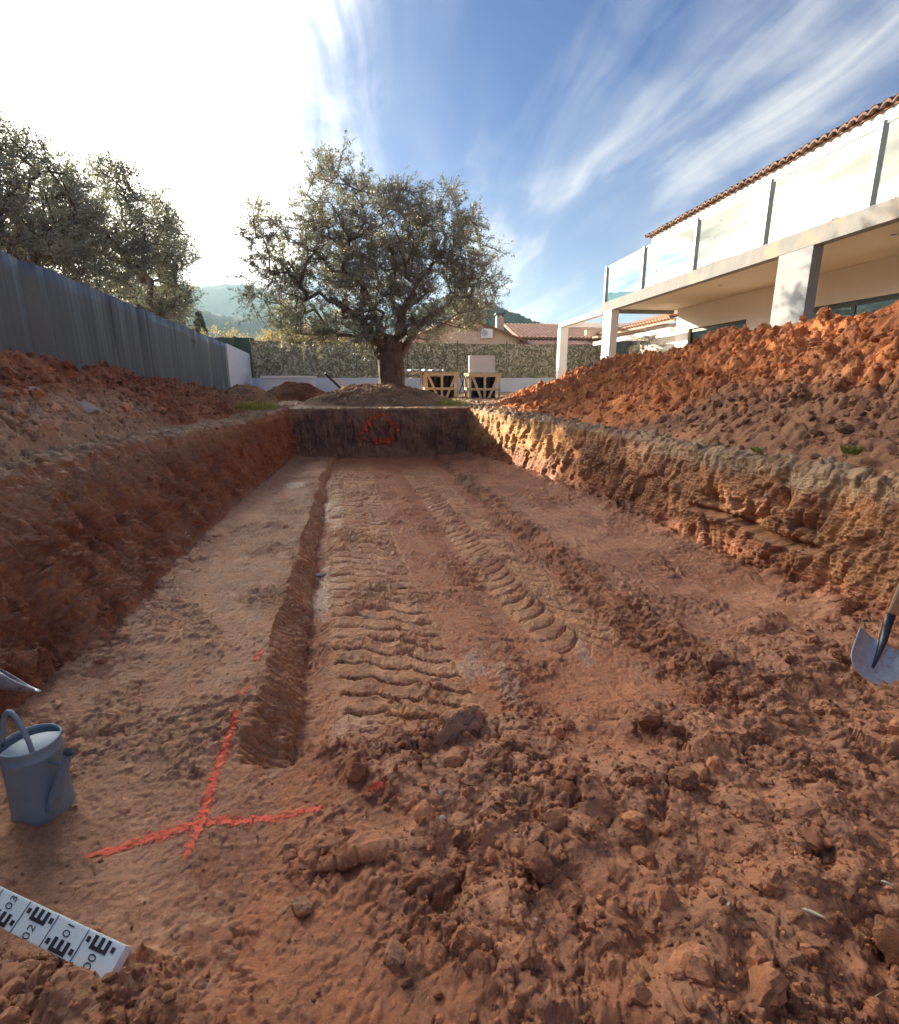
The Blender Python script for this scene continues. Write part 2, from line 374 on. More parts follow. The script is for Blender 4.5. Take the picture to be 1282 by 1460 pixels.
    Z = np.where((U > 4) & (U < 11), Zpit * T + Zout * (1 - T), Zpit * T + Zout * (1 - T)).astype(np.float32)
    X = X.astype(np.float32)
    wob = .055*perlin(Y*1.1, Y*0 + 3, X*0) + .026*perlin(Y*4.3, Y*0 + 7, X*0) + .012*perlin(Y*13, Y*0, X*0)
    X = X + T*wob*(np.exp(-((U - 6.5)/.75)**4) + np.exp(-((U - 4.)/.25)**2) - np.exp(-((U - 11.)/.3)**2)).astype(np.float32) + T*.8*np.roll(wob, 37, 0)*np.exp(-((U - 8.5)/.75)**4)
    X = X.astype(np.float32)
    inpit = T * sm(4.7, 5.1, U) * sm(10.3, 9.9, U)      # floor area
    wallL = T * sm(4.0, 4.15, U) * sm(5.08, 4.9, U); wallR = T * sm(9.85, 10.05, U) * sm(11.1, 10.95, U)
    wallE = ((T > .01) & (T < .99) & (Y > 10)) * sm(4.6, 5, U) * sm(10.6, 10.1, U)
    near = (np.abs(X) < 12) & (Y > -5.5) & (Y < 30)
    nearw = near.astype(np.float32)
    # --- large forms on the floor
    warp = fbm(X, Y, Z*0, 1.3, 3) * .25; warp2 = fbm(X + 9, Y, Z*0, 6., 3) * .06
    lip = 1.86 + .10*np.sin(X*2.3) + warp*.6 + warp2 + .10*sm(.2, -.4, X)
    fr = sm(0, .10, lip - Y)                             # 1 in the raised foreground
    trench = inpit * sm(6.9, 7.05, U) * sm(9.05, 8.9, U)
    lift = inpit * np.interp(U, [6, 7, 8, 9], [0, 1, 1, 0]).astype(np.float32)
    Z += lift * fr * (.178 + .012*np.sin(X*3+1)) 
    clodz = inpit * sm(-.30, .10, X + warp*1.1 + .25*sm(1.2, 1.9, Y) - .10*(Y < 1.3)) * sm(2.35, 1.75, Y + warp*.9 - .55*sm(.9, 1.7, X) - .25*sm(1.9, 2.4, X))
    # clods also along the foot of the walls
    foot = inpit * np.maximum(sm(5.30, 5.02, U + warp*.25), sm(9.62, 9.96, U + warp*.25)) * .8
    Z += clodz * (.045 + .085*fbm(X, Y, Z*0, 2.4, 3))
    Z += foot * T * (.035 + .05*(fbm(X, Y, Z*0+4, 3., 3) + .3)) * np.where(U > 8, 1.5, 1.)
    # low heap in the near left corner, where the staff rests
    mnd = np.exp(-(((X + .90)/.34)**2 + ((Y - .80)/.24)**2)**1.3) * .215 + np.exp(-(((X + .52)/.17)**2 + ((Y - .86)/.13)**2)) * .06
    Z += mnd * T; mndw = np.clip(mnd * 6, 0, 1) * T
    # soft bank shoulders beside the rim
    # --- normals of the plain form, used to push the detail out
    def normals(X, Y, Z):
        P = np.stack([X, Y, Z], -1); du = np.gradient(P, axis=1); dv = np.gradient(P, axis=0)
        n = np.cross(du, dv); n /= (np.linalg.norm(n, axis=-1, keepdims=True) + 1e-9); n[n[..., 2] < -.2] *= -1; return n.astype(np.float32)
    NN = normals(X, Y, Z)
    D = np.zeros_like(Z)
    nb1 = fbm(X, Y, Z, 2.6, 4); nb2 = fbm(X, Y, Z, 11., 4, .6); 
    # floor
    smooth = inpit * (1 - clodz) * (1 - foot)
    D += smooth * (.022*nb1 + .012*nb2)
    flk = fbm(X, Y, Z*0, 26., 3, .6, 1); FA = facets(X + .06*nb1 + .03*nb2, Y + .05*nb2, .105, 1.1, .8); FB = facets(X + .02*nb2 + 5, Y + .015*nb1, .048, 1.1, .9, 10); FC = facets(X + .006*nb2, Y + .01*nb1, .021, 1.0, .9, 20)
    rag = sm(-.02, .22, fbm(X + 2, Y*.8, Z*0 + 9, 2.1, 4, .6))                 # ragged patches on the compacted floor
    D += smooth * (.004*flk + FC*.22 + rag*(FB*.42 + FC*.35 + FA*.12))
    # scattered crumbs on the compacted floor
    cr = lumps(X + nb2*.02, Y + nb2*.02, .035, .1, .42, .35); D += smooth * cr * sm(.0, .35, fbm(X, Y, Z*0+7, 1.7, 3) + .12)
    # --- foreground clods
    xw = X + .05*nb2 + .06*nb1; yw = Y + .05*fbm(Y, X, Z*0, 9., 3) + .06*nb1
    L1 = lumps(xw, yw, .17, .25, .62, .55, .55); L2 = lumps(xw + 3, yw, .075, .25, .62, .75, .8); L3 = lumps(X + .010*nb2, Y + .01*nb1, .032, .2, .6, .8, .9); L4 = lumps(X, Y, .015, .2, .6, .7, .9)
    bil = fbm(X, Y, Z*0, 8., 5, .62, 1)
    patch = sm(-.24, .06, fbm(X + 4, Y + 2, Z*0, 1.7, 4)); cz = clodz*(.12 + .88*patch) + .5*foot + .85*mndw
    bare = sm(.14, .34, fbm(X + 4, Y, Z*0, 2.4, 3)) * .8     # smoother smears among the clods
    czz = cz * (1 - bare*.85)
    rg_ = fbm(X, Y, Z*0 + 2, 5., 5, .6, 2)
    GA = facets(X + .10*nb1 + .04*nb2, Y + .08*nb1, .24, 1.0, .75, 30)
    rel = czz * (GA*.32 + FA*.42 + FB*.60 + FC*.65 + L3*.35 + L4*.45 + .026*bil + .026*rg_ + .045*nb1) 
    cap = .038 + .070*fbm(X, Y, Z*0 + 12, 2.6, 3) + .03*perlin(X*9, Y*9, 0*X)
    flat = sm(-.004, .012, rel - cap) * clodz; rel = squash(rel, cap)
    D += rel + cz*(.006*bil + FB*.10 + FC*.18) + clodz*.006*flk
    # tyre prints: s along the path, q across
    fine1 = fbm(X, Y, Z*0 + 6, 16., 3, .6)
    cw_ = .05 + .016*np.clip(Y - 2.5, 0, 8)
    def track(yk, xk, bands, period, amp, ymin, ymax, skew, seed):
        xc = np.interp(Y, yk, xk).astype(np.float32); q = X - xc + .016*nb1 + .008*nb2; out = np.zeros_like(X); m = np.zeros_like(X)
        fade = sm(ymin, ymin + .35, Y) * sm(ymax, ymax - 1.5, Y) * trench * (1 - fr)
        for (q0, q1, ph, sk) in bands:
            c = (q0 + q1)/2; hw = (q1 - q0)/2
            s = (Y + sk*skew*(q - c) + ph + .035*nb1 + .012*nb2 - 3.5*(q - c)**2 + .02*fine1) / period; f = s - np.floor(s)
            jit = 1.45*(.9 + .4*perlin(np.floor(s)*.77 + seed, q0*9 + 0*X, 0*X)) * (.85 + .35*sm(-.4, .25, nb1 + .4*perlin(X*1.1, Y*.6, 0*X + seed)))
            saw = -.30 + f*.35 + .30*sm(0, .25, f) - 1.25*np.exp(-((f - .90)/cw_)**2)
            edge = sm(hw + .022, hw - .020, np.abs(q - c) + .012*nb2 + .008*fine1)
            out += edge * (saw*amp*jit)
            m = np.maximum(m, sm(hw + .05, hw - .0, np.abs(q - c) + .02*nb2)*(1 - .75*np.exp(-((f - .90)/.09)**2)*edge))
        return out*fade, m*fade
    d1, m1 = track([1.9, 2.17, 2.68, 3.68, 5.33, 8.5, 11], [.20, .15, .05, -.09, -.28, -.56, -.68],
                   [(-.36, -.17, .0, .2), (-.17, .07, .085, .5), (.07, .30, .03, .8)], .165, .055, 1.98, 10.8, .45, 1.)
    d2, m2 = track([2.4, 2.86, 3.52, 4.69, 6.8, 9.76, 11], [1.32, 1.22, 1.10, .98, .80, .52, .40],
                   [(-.27, -.01, .0, -.9), (-.01, .25, .075, .9)], .150, .060, 2.7, 10.8, .8, 5.)
    d3, m3 = track([1.9, 3, 5, 9, 11], [.72, .66, .50, .15, .0],
                   [(-.10, .06, .0, .3)], .12, .012, 2.2, 9.5, .5, 9.)
    tm = np.maximum(m1, m2)
    D += d1 + d2 + d3
    # compressed smooth skid between tracks and shallow ruts
    Z -= trench * (1 - fr) * (.025*np.exp(-((X - np.interp(Y, [2, 6, 11], [.85, .55, .2]))/.10)**2) * sm(2.2, 3, Y))
    # --- ledge faces rough
    le = T * (sm(5.9, 6.1, U)*sm(7.1, 6.9, U) + sm(7.9, 8.1, U)*sm(9.15, 8.95, U)) * (1 - fr)
    leL = le * (U < 7.5); leR = le * (U > 7.5)
    D += leL * (.035*fbm(X, Y*.35, Z*.5, 7., 4, .55) + .15*FC - .010*np.exp(-((np.abs(((Y + .3*Z + .03*nb2)/.045) % 1 - .5))/.2)**2)) - T*(1 - fr)*.035*np.exp(-((U - 7.02 - .05*nb2)/.045)**2) + leR*(.05*fbm(X, Y*.6, Z, 7., 4, .55) + .5*FB + .5*FC)
    # --- walls : scraped faces with vertical teeth marks, hollows, roots
    vs = Z * .22
    wn1 = fbm(X*1., Y, Z*.8, 1.5, 3); wn2 = fbm(X, Y, vs, 9., 4, .6, 2); wn3 = fbm(X, Y, Z*.5, 7., 5, .6, 1); wn4 = fbm(X, Y, Z, 30., 3, .6)
    wl = wallL + wallR
    mid = np.clip(np.sin(np.clip((Z - .02)/1.02, 0, 1)*math.pi), 0, 1)**.6
    WA = facets(Y + .08*wn3, Z*.42 + .05*wn1, .12, 1.2, .9, 3); WB = facets(Y + .03*wn4, Z*.6 + .02*wn3, .045, 1.1, .9, 7)
    kk = np.where(U > 8, .55, .9); D += wl * mid * (.40*WA + .45*WB) * kk
    D += wl * mid * ((.13*wn1 + .035*wn2 + .065*wn3) * kk + .020*wn4 + .010*perlin(X*60, Y*60, Z*60))
    tooth = lambda a: np.exp(-((np.abs(((a) % 1) - .5) - .0)/.16)**2)
    sc = tooth((Y + .25*Z + .05*wn3 + .03*wn1)/.15) * sm(-.15, .2, fbm(X*0, Y, Z*.5, 1.6, 3)); D -= wl * mid * sc * .030 * sm(0, .3, wn3*.5 + .2)
    slab = fbm(X, Y*1.1, Z*.7, 3.2, 3); D += wl * mid * .05 * (sm(.02, .10, slab) - .5)    # broken-off plates
    EA = facets(X + .04*wn3, Z*.4, .09, 1.2, .9, 5); te = tooth((X + .10*Z + .07*wn3 + .05*wn1)/.145) * sm(-.2, .25, fbm(X, Y*0, Z, 3.1, 3)); D -= wallE * (.3 + mid) * te * .030
    D += wallE * (.15 + mid) * (.09*wn1 + .075*wn2 + .05*wn3 + .010*wn4 + .45*EA)
    # groove and dug hollow in the right wall
    gy = sm(3.0, 3.2, Y)*sm(4.65, 4.4, Y); gz = .455 + .02*np.sin(Y*5)
    D -= wallR * gy * .085*np.exp(-((Z - gz - .028)/.020)**2)
    D += wallR * gy * .045*sm(gz, gz - .02, Z)*sm(.1, .3, Z)
    D -= wallR * gy * .11*np.exp(-((Z - .60)/.07)**2) * sm(-.1, .3, fbm(X*0, Y, Z, 5., 3))
    D -= wallR * .10*np.exp(-((Y - 3.55)/.06)**2 - ((Z - .72)/.09)**2)
    # lower talus of the right wall
    # banks outside the rim
    bank = nearw * (sm(4.3, 3.9, U) + sm(10.9, 11.1, U)) * (Y < 30)
    out = nearw * (1 - T) * (Y > 11)
    D += (bank + out*.5) * (.045*nb1 + .5*FA + .5*FB + .45*FC + .3*L4 + .02*bil)
    D *= nearw
    # rim edges crumble
    V = np.stack([X, Y, Z], -1) + NN * D[..., None]
    rimn = T * (np.exp(-((U - 4.)/.10)**2) + np.exp(-((U - 11.)/.10)**2))
    V[..., 2] += rimn * (.05*wn3 - .01); V[..., 0] += rimn * .05 * wn1
    rE = ((Y > 11.55) & (Y < 11.9)) * sm(4.6, 5, U) * sm(10.6, 10.1, U); V[..., 2] += rE * .03 * wn3
    # --- colour of the earth by layer and kind
    c = np.zeros(V.shape, np.float32); 
    big = fbm(X, Y, Z, .9, 3)*.5 + .5; med = fbm(X + 5, Y, Z, 3.5, 4)*.5 + .5; fine = fbm(X, Y, Z, 18., 4, .65)*.5 + .5
    floorc = lerp3(np.array([.46, .235, .14], np.float32) + 0*c, (.30, .13, .072), sm(.38, .62, .5*med + .5*big))
    floorc = lerp3(floorc, (.56, .36, .245), sm(.50, .70, fine)*.6)
    tan = (.58, .32, .17)
    floorc = lerp3(floorc, (.43, .17, .08), trench*.6)
    floorc = lerp3(floorc, tan, np.clip(tm*1.0, 0, 1)*(.45 + .50*sm(.38, .62, med + .15*nb2)))
    floorc = lerp3(floorc, (.50, .32, .22), inpit*sm(6.2, 5.8, U)*.40)
    moist = (.27, .12, .065)
    cc_ = np.clip(cz, 0, 1)
    clodc = lerp3(0*c + np.array(moist, np.float32), (.38, .18, .10), sm(.40, .62, med)); clodc = lerp3(clodc, (.50, .25, .14), np.maximum(bare*.8, flat*.55))
    c = lerp3(floorc, clodc, cc_*.92)
    c = lerp3(c, (.43, .225, .13), leL*.7); c = lerp3(c, (.22, .10, .055), leR*.7*sm(.3, .6, med))
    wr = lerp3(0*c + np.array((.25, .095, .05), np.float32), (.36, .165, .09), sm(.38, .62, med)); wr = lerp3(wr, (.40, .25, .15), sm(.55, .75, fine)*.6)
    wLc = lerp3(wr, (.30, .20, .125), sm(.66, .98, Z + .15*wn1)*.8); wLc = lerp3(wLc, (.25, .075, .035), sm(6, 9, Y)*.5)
    # right wall layers
    fw = fbm(X, Y, Z, 14., 4, .7); zz_ = Z + .12*wn1 + .10*wn3 + .14*fw
    wRc = lerp3(wr, (.32, .18, .10), sm(.30, .46, zz_)*.75)
    ochre = sm(.52, .58, zz_)*sm(.86, .81, zz_)*sm(-.25, .05, fbm(X, Y, Z, 2.2, 3))
    wRc = lerp3(wRc, (.50, .25, .10), ochre*np.maximum(sm(4.9, 3.4, Y)*.55*sm(.42, .60, med), sm(6, 8.5, Y)*.9))
    wRc = lerp3(wRc, (.50, .31, .14), sm(.35, .6, Z)*sm(7., 9., Y)*.85)
    wRc = lerp3(wRc, (.40, .315, .225), sm(.84, .90, zz_)*sm(6.2, 4.8, Y)*.85)
    wRc = lerp3(wRc, (.17, .11, .075), sm(.30, .42, fbm(X + 3, Y, Z*.6, 2.4, 4))*.7)
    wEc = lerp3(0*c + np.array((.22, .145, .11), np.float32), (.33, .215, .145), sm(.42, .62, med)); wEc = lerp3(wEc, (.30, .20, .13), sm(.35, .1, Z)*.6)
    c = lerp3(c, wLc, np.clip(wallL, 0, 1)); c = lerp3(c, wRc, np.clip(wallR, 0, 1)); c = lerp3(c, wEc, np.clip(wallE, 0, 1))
    bankc = lerp3(0*c + np.array((.36, .26, .175), np.float32), (.25, .15, .095), sm(.4, .62, med)); bankc = lerp3(bankc, (.44, .36, .27), sm(.5, .72, fine)*.5)
    bk = np.clip(sm(4.08, 3.95, U) + sm(10.93, 11.05, U) + (1 - T)*(wallE < .01), 0, 1)
    c = lerp3(c, bankc, bk)
    c = lerp3(c, (.13, .15, .06), sm(60, 90, np.abs(X) + Y))
    # wet smears and puddled clay
    def blot(cx, cy, rx, ry, tilt=0.):
        dx = X - cx - tilt*(Y - cy); return np.clip(1.25 - np.sqrt((dx/rx)**2 + ((Y - cy)/ry)**2) + .9*nb1 + .35*nb2, 0, 1)
    wet = np.zeros_like(X); fine0 = fine*2 - 1
    for b_ in [(-.72, 6.7, .16, 1.3, -.08), (-.52, 4.1, .11, .85, -.07), (.62, 2.52, .09, .34, 0), (1.15, 2.8, .06, .30, .2), (-1.4, 8.0, .18, .35, 0), (-.18, 2.25, .16, .16, 0), (.46, 2.75, .12, .25, 0), (2.35, 1.35, .22, .14, .6)]:
        wet = np.maximum(wet, sm(.35, .8, blot(*b_) + .55*fine0 + .3*nb2))
    wet *= (1 - tm*.6) * T
    c = lerp3(c, (.40, .30, .25), wet*.38)
    rough = .70 - .42*wet - .14*cc_ - .10*tm - .12*flat + .12*(1 - inpit)
    Vf = V.reshape(-1, 3).astype(np.float32)
    idx = np.arange(nr*nc, dtype=np.int32).reshape(nr, nc)
    F = np.stack([idx[:-1, :-1], idx[:-1, 1:], idx[1:, 1:], idx[1:, :-1]], -1).reshape(-1, 4)
    me = np_mesh('ground', Vf, F, np.clip(c*WARM, .01, 1).reshape(-1, 3), rough.ravel())
    g = link('ground', me, M['soil']); tag(g, 'excavated red-brown earth pit with tyre-marked floor and the ground around it', kind='structure')
    N2 = normals(V[..., 0], V[..., 1], V[..., 2])
    return dict(V=V, N=N2, C=c, U=U, T=T, idx=idx, cz=cz, foot=foot, inpit=inpit, wl=wl, bank=bank, X=X, Y=Y, nb2=nb2, smooth=smooth, le=le, wallE=wallE, mndw=mndw, clodz=clodz, tm=tm, fine=fine)
GR = build_ground()
print('ground verts', GR['V'].shape)

# height of the ground under a point near the camera
_ci = {}
def ground_z(x, y):
    r = int(np.argmin(np.abs(GR['V'][:, 700, 1] - y))); a = GR['V'][max(r-3, 0):r+4]
    d = (a[..., 0] - x)**2 + (a[..., 1] - y)**2; k = np.unravel_index(np.argmin(d), d.shape); return float(a[k][2])

# ------------------------------------------------------------------ orange spray marks: the sprayed skin of the soil itself
def paint_patch(name, prob, label, cat, off=.0025):
    V, Nn, idx = GR['V'], GR['N'], GR['idx']; pr = prob[:-1, :-1]
    q = rng.random(pr.shape) < pr
    qi = np.stack([idx[:-1, :-1][q], idx[:-1, 1:][q], idx[1:, 1:][q], idx[1:, :-1][q]], -1)
    used, inv = np.unique(qi, return_inverse=True); F = inv.reshape(-1, 4)
    P = (V + Nn*off).reshape(-1, 3)[used]
    return tag(link(name, np_mesh(name, P, F), M['paint_orange']), label, cat, 'orange spray marks on the soil')
def seg_d(X, Y, pts):
    best = np.full_like(X, 9.)
    for (a, b) in zip(pts[:-1], pts[1:]):
        ax, ay = a[:2]; bx, by = b[:2]; L = (bx-ax)**2 + (by-ay)**2
        t = np.clip(((X-ax)*(bx-ax) + (Y-ay)*(by-ay))/L, 0, 1); wd = a[2] + (b[2]-a[2])*t
        best = np.minimum(best, np.hypot(X-ax-t*(bx-ax), Y-ay-t*(by-ay))/wd)
    return best
sX = GR['V'][..., 0]; sY = GR['V'][..., 1]; sZ = GR['V'][..., 2]
reg = (sY > 1.2) & (sY < 3.3) & (sX > -1.4) & (sX < .3)
sp = np.zeros_like(sX); rX = sX[reg]; rY = sY[reg]
d_ = np.minimum(seg_d(rX, rY, [(-.945, 1.43, .014), (-.80, 1.475, .016), (-.655, 1.515, .018), (-.52, 1.52, .014), (-.265, 1.53, .013)]),
     np.minimum(seg_d(rX, rY, [(-.65, 1.40, .013), (-.645, 1.515, .018), (-.665, 1.70, .015), (-.67, 1.88, .014), (-.68, 2.07, .012)]),
     np.minimum(seg_d(rX, rY, [(-.705, 2.25, .010), (-.695, 2.32, .009)]), np.minimum(seg_d(rX, rY, [(-.72, 2.58, .011), (-.71, 2.67, .010)]), seg_d(rX, rY, [(-.10, 1.535, .008), (-.05, 1.54, .007)])))))
nz_ = fbm(rX, rY, 0*rX, 75., 3, .7); nzb = fbm(rX, rY, 0*rX + 3, 12., 2)
dn = d_ + nz_*1.5 + nzb*.9; sp[reg] = np.clip(sm(1.35, .55, dn)*.88 + .10*sm(3., 1., d_), 0, 1)*(.35 + .65*sm(-.35, -.1, nz_ + .3*nzb))
paint_patch('spray_mark', sp, 'bright orange sprayed cross on the bare soil beside the trench edge', 'paint mark')
reg = (sY > 11.3) & (sY < 11.8) & (sX > -.8) & (sX < .6) & (GR['T'] < .99)
sp = np.zeros_like(sX); rX = sX[reg]; rZ = sZ[reg]; cx, cz_ = -.17, .60; ang = np.arctan2(rZ - cz_, rX - cx); rad = np.hypot(rX - cx, (rZ - cz_)*1.05)
ring = np.abs(rad - .29) < .019 + .008*np.sin(ang*3)
ring &= ~((ang > 1.15) & (ang < 1.75)) & ~((ang > -2.1) & (ang < -1.75))
extra = [[(cx-.32, cz_-.02), (cx-.42, cz_-.08), (cx-.40, cz_-.18), (cx-.31, cz_-.20)], [(cx-.22, cz_+.12), (cx-.16, cz_+.14), (cx-.13, cz_+.08), (cx-.18, cz_+.05), (cx-.22, cz_+.12)],
  [(cx-.10, cz_-.18), (cx-.09, cz_-.30), (cx-.04, cz_-.20), (cx-.02, cz_-.31), (cx+.03, cz_-.20)], [(cx+.10, cz_-.20), (cx+.12, cz_-.30), (cx+.17, cz_-.20), (cx+.20, cz_-.31), (cx+.27, cz_-.19)],
  [(cx-.03, cz_+.28), (cx+.10, cz_+.33)], [(cx+.33, cz_+.14), (cx+.42, cz_+.12), (cx+.40, cz_-.02), (cx+.37, cz_-.12)], [(cx-.20, cz_+.22), (cx-.10, cz_+.36)]]
for e in extra: ring |= seg_d(rX, rZ, [(p[0], p[1], .013) for p in e]) < 1
sp[reg] = ring & (fbm(rX, rX*0, rZ, 26., 2) > -.32)
paint_patch('spray_mark', sp*.93, 'orange sprayed ring with small scribbles on the dark end face of the pit', 'paint mark', .022)

# ------------------------------------------------------------------ loose crumbs and clods
ICO = []
def ico(sub):
    bm = bmesh.new(); bmesh.ops.create_icosphere(bm, subdivisions=sub, radius=1); v = np.array([p.co[:] for p in bm.verts], np.float32); f = np.array([[q.index for q in p.verts] for p in bm.faces], np.int32); bm.free(); return v, f
def lump_variants(sub, n, amp=.45):
    v, f = ico(sub); out = []
    for k in range(n):
        d = 1 + amp*fbm(v[:, 0] + k*7.7, v[:, 1], v[:, 2], 1.2, 3, .6) + amp*.6*fbm(v[:, 0] + k*3.3, v[:, 1], v[:, 2] + 5, 2.6, 3, .7, 1)
        q = v*d[:, None]
        for j in range(3):      # chipped flat faces
            nrm = rng.normal(size=3); nrm /= np.linalg.norm(nrm); h = q @ nrm; lim = .55; q = q - np.clip(h - lim, 0, None)[:, None]*nrm*.85
        out.append((q*np.array([1, rng.uniform(.65, 1), rng.uniform(.5, .85)])).astype(np.float32))
    return out, f
LV2 = lump_variants(3, 10); LV1 = lump_variants(2, 12); LV0 = lump_variants(1, 8, .3)
def rotm(n):
    q = rng.normal(size=(n, 4)); q /= np.linalg.norm(q, axis=1)[:, None]; w_, x, y, z = q.T
    return np.stack([np.stack([1-2*(y*y+z*z), 2*(x*y-z*w_), 2*(x*z+y*w_)], -1), np.stack([2*(x*y+z*w_), 1-2*(x*x+z*z), 2*(y*z-x*w_)], -1), np.stack([2*(x*z-y*w_), 2*(y*z+x*w_), 1-2*(x*x+y*y)], -1)], 1).astype(np.float32)
def scatter(name, P, S, C, LV, mat, label):
    var, f = LV; n = len(P); k = rng.integers(0, len(var), n); Rm = rotm(n); nv = len(var[0])
    B = np.stack(var)[k]*S[:, None, None]; Vv = np.einsum('nij,nvj->nvi', Rm, B) + P[:, None, :]
    F = (f[None] + (np.arange(n)*nv)[:, None, None]).reshape(-1, 3); Cc = np.repeat(C, nv, 0)
    me = np_mesh(name, Vv.reshape(-1, 3), F, Cc, np.full(n*nv, .88, np.float32)); me.polygons.foreach_set('use_smooth', np.zeros(len(F), bool)); o = link(name, me, mat)
    return tag(o, label, kind='stuff')
# cell areas -> pick vertices
Vg = GR['V']; A = np.zeros(GR['U'].shape, np.float32)
e1 = Vg[1:, :-1] - Vg[:-1, :-1]; e2 = Vg[:-1, 1:] - Vg[:-1, :-1]; A[:-1, :-1] = np.linalg.norm(np.cross(e1, e2), axis=-1)
seen = (np.abs(GR['X']) < 9) & (GR['Y'] > .6) & (GR['Y'] < 16)
def pick(weight, n):
    p = (A*weight*seen).ravel().astype(np.float64); p /= p.sum(); i = rng.choice(len(p), n, p=p); return i
def soilcol(i, k=.2): 
    c = GR['C'].reshape(-1, 3)[i]*WARM; return np.clip(c*(1 + rng.normal(0, k, (len(i), 1))), .02, 1).astype(np.float32)
def put(n, weight, smin, smax, LV, sink=.25, pw=3., name='soil_crumbs', label='loose crumbs of earth', colr=None):
    i = pick(weight, n); S = (smin + (smax - smin)*rng.random(n)**pw).astype(np.float32)
    P = Vg.reshape(-1, 3)[i] + GR['N'].reshape(-1, 3)[i]*(S*(.45 - sink))[:, None]
    return scatter(name, P.astype(np.float32), S, soilcol(i) if colr is None else np.clip(np.array(colr)*(1 + rng.normal(0, .2, (n, 1))), .02, 1).astype(np.float32), LV, M['clod'], label)
wnear = 1/np.clip(GR['Y'], .9, 20)**1.3
put(190, (GR['cz']*GR['clodz'] + .25*GR['foot'])*wnear, .016, .060, LV2, .50, 2.2, 'soil_clods', 'dark moist clods strewn over the near right floor of the pit')
put(5500, (GR['cz']*GR['clodz']*1. + .6*GR['mndw'] + .5*GR['foot'] + .10*GR['le'])*wnear, .004, .019, LV1, .3, 2.8, 'soil_crumbs', 'crumbled earth over the near floor and along the wall feet')
put(9000, (GR['cz']*GR['clodz']*1. + .1*GR['clodz'] + .8*GR['mndw'] + .55*GR['foot'] + .35*GR['le'] + .12*GR['smooth'])*wnear, .0025, .009, LV0, .2, 2.0, 'soil_grit', 'fine loose grit and crumbs scattered over the pit floor')
put(5000, (GR['bank'] + .4*GR['wl']*(GR['N'][..., 2] > .25))/np.clip(GR['Y'], 2, 20), .008, .045, LV1, .2, 3., 'bank_crumbs', 'crumbled earth along both rims of the pit')

put(420, (GR['wl']*(GR['Y'] < 8)*(GR['X'] > 0)*sm(.3, .6, GR['V'][..., 2]) + .05*GR['smooth'] + .15*GR['clodz'] + .3*GR['bank'])/np.clip(GR['Y'], 1, 20)**1.5, .004, .022, LV1, .35, 3., 'small_stones', 'small pale stones stuck in the right wall and scattered over the soil', (.50, .42, .33))
# ------------------------------------------------------------------ spoil heaps
def heap(name, x0, x1, nx, y0, y1, ny, Hf, colf, label, cl=(1., 1., 1.), ypow=1., crumbs=0, csize=(.02, .08), cw=None, keep=None):
    tx = np.linspace(0, 1, nx); ty = np.linspace(0, 1, ny)**ypow
    X, Y = np.meshgrid(x0 + (x1-x0)*tx, y0 + (y1-y0)*ty); X = X.astype(np.float32); Y = Y.astype(np.float32)
    Z, wgt = Hf(X, Y)                       # wgt 0 at the skirts
    nb = fbm(X, Y, Z*0, 1.3, 4); nb2 = fbm(X, Y, 0*Z + 3, 7., 4, .6)
    xw = X + .06*nb2; yw = Y + .06*nb
    rough = wgt*(cl[0]*(.14*nb) + cl[1]*(facets(xw, yw, .30, .9, .7)*.55 + facets(xw + 2, yw, .14, 1.1, .9, 4)*.8) + cl[2]*(facets(X + .02*nb2, Y + .01*nb, .065, 1.1, .9, 8)*.9 + facets(X, Y, .03, 1., .9, 12)*.7 + .030*fbm(X, Y, Z*0, 9., 4, .6, 1)))
    Z = Z + rough
    c, fl = colf(X, Y, Z, nb, nb2)
    V = np.stack([X, Y, Z], -1); idx = np.arange(nx*ny, dtype=np.int32).reshape(ny, nx)
    F = np.stack([idx[:-1, :-1], idx[:-1, 1:], idx[1:, 1:], idx[1:, :-1]], -1).reshape(-1, 4)
    ok = (keep(X, Y) if keep else np.ones(X.shape, bool)); fk = ok[:-1, :-1].ravel() & ok[1:, 1:].ravel(); F = F[fk]; wgt = wgt*ok
    o = link(name, np_mesh(name, V.reshape(-1, 3), F, np.clip(c*WARM, .01, 1).reshape(-1, 3), np.full(nx*ny, .92, np.float32)), M['soil'])
    tag(o, label, 'earth heap', 'heaps of dug earth round the pit')
    if crumbs:
        for (n, a, b, LV, pw) in ((crumbs//12, csize[1]*.45, csize[1], LV2, 3.), (crumbs, csize[0]*.6, csize[1]*.5, LV1, 2.2)):
            p = (wgt * (cw(X, Y) if cw else 1) * np.gradient(Y, axis=0) / np.clip(Y, 2, 20)**.7).ravel().astype(np.float64); p = np.clip(p, 0, None); p /= p.sum()
            i = rng.choice(len(p), n, p=p); S = (a + (b-a)*rng.random(n)**pw).astype(np.float32)
            P = V.reshape(-1, 3)[i] + np.array([0, 0, 1])*(S*.25)[:, None]
            C = np.clip(c.reshape(-1, 3)[i]*WARM*(1 + rng.normal(0, .22, (n, 1))), .02, 1).astype(np.float32)
            scatter('heap_clods', P.astype(np.float32), S, C, LV, M['clod'], 'broken clods lying on the ' + label.split(' along')[0].split(' against')[0]) 
    return o
def footR(Y): return np.interp(Y, [-2, 3, 5.5, 8, 11.5, 13, 17], [3.10, 3.10, 3.0, 2.78, 2.1, 2.3, 3.4])
def rimLf(Y): return np.interp(Y, [-3, 3, 4.8, 6, 9.8, 14], [-2.3, -2.35, -2.5, -2.45, -2.3, -2.6])
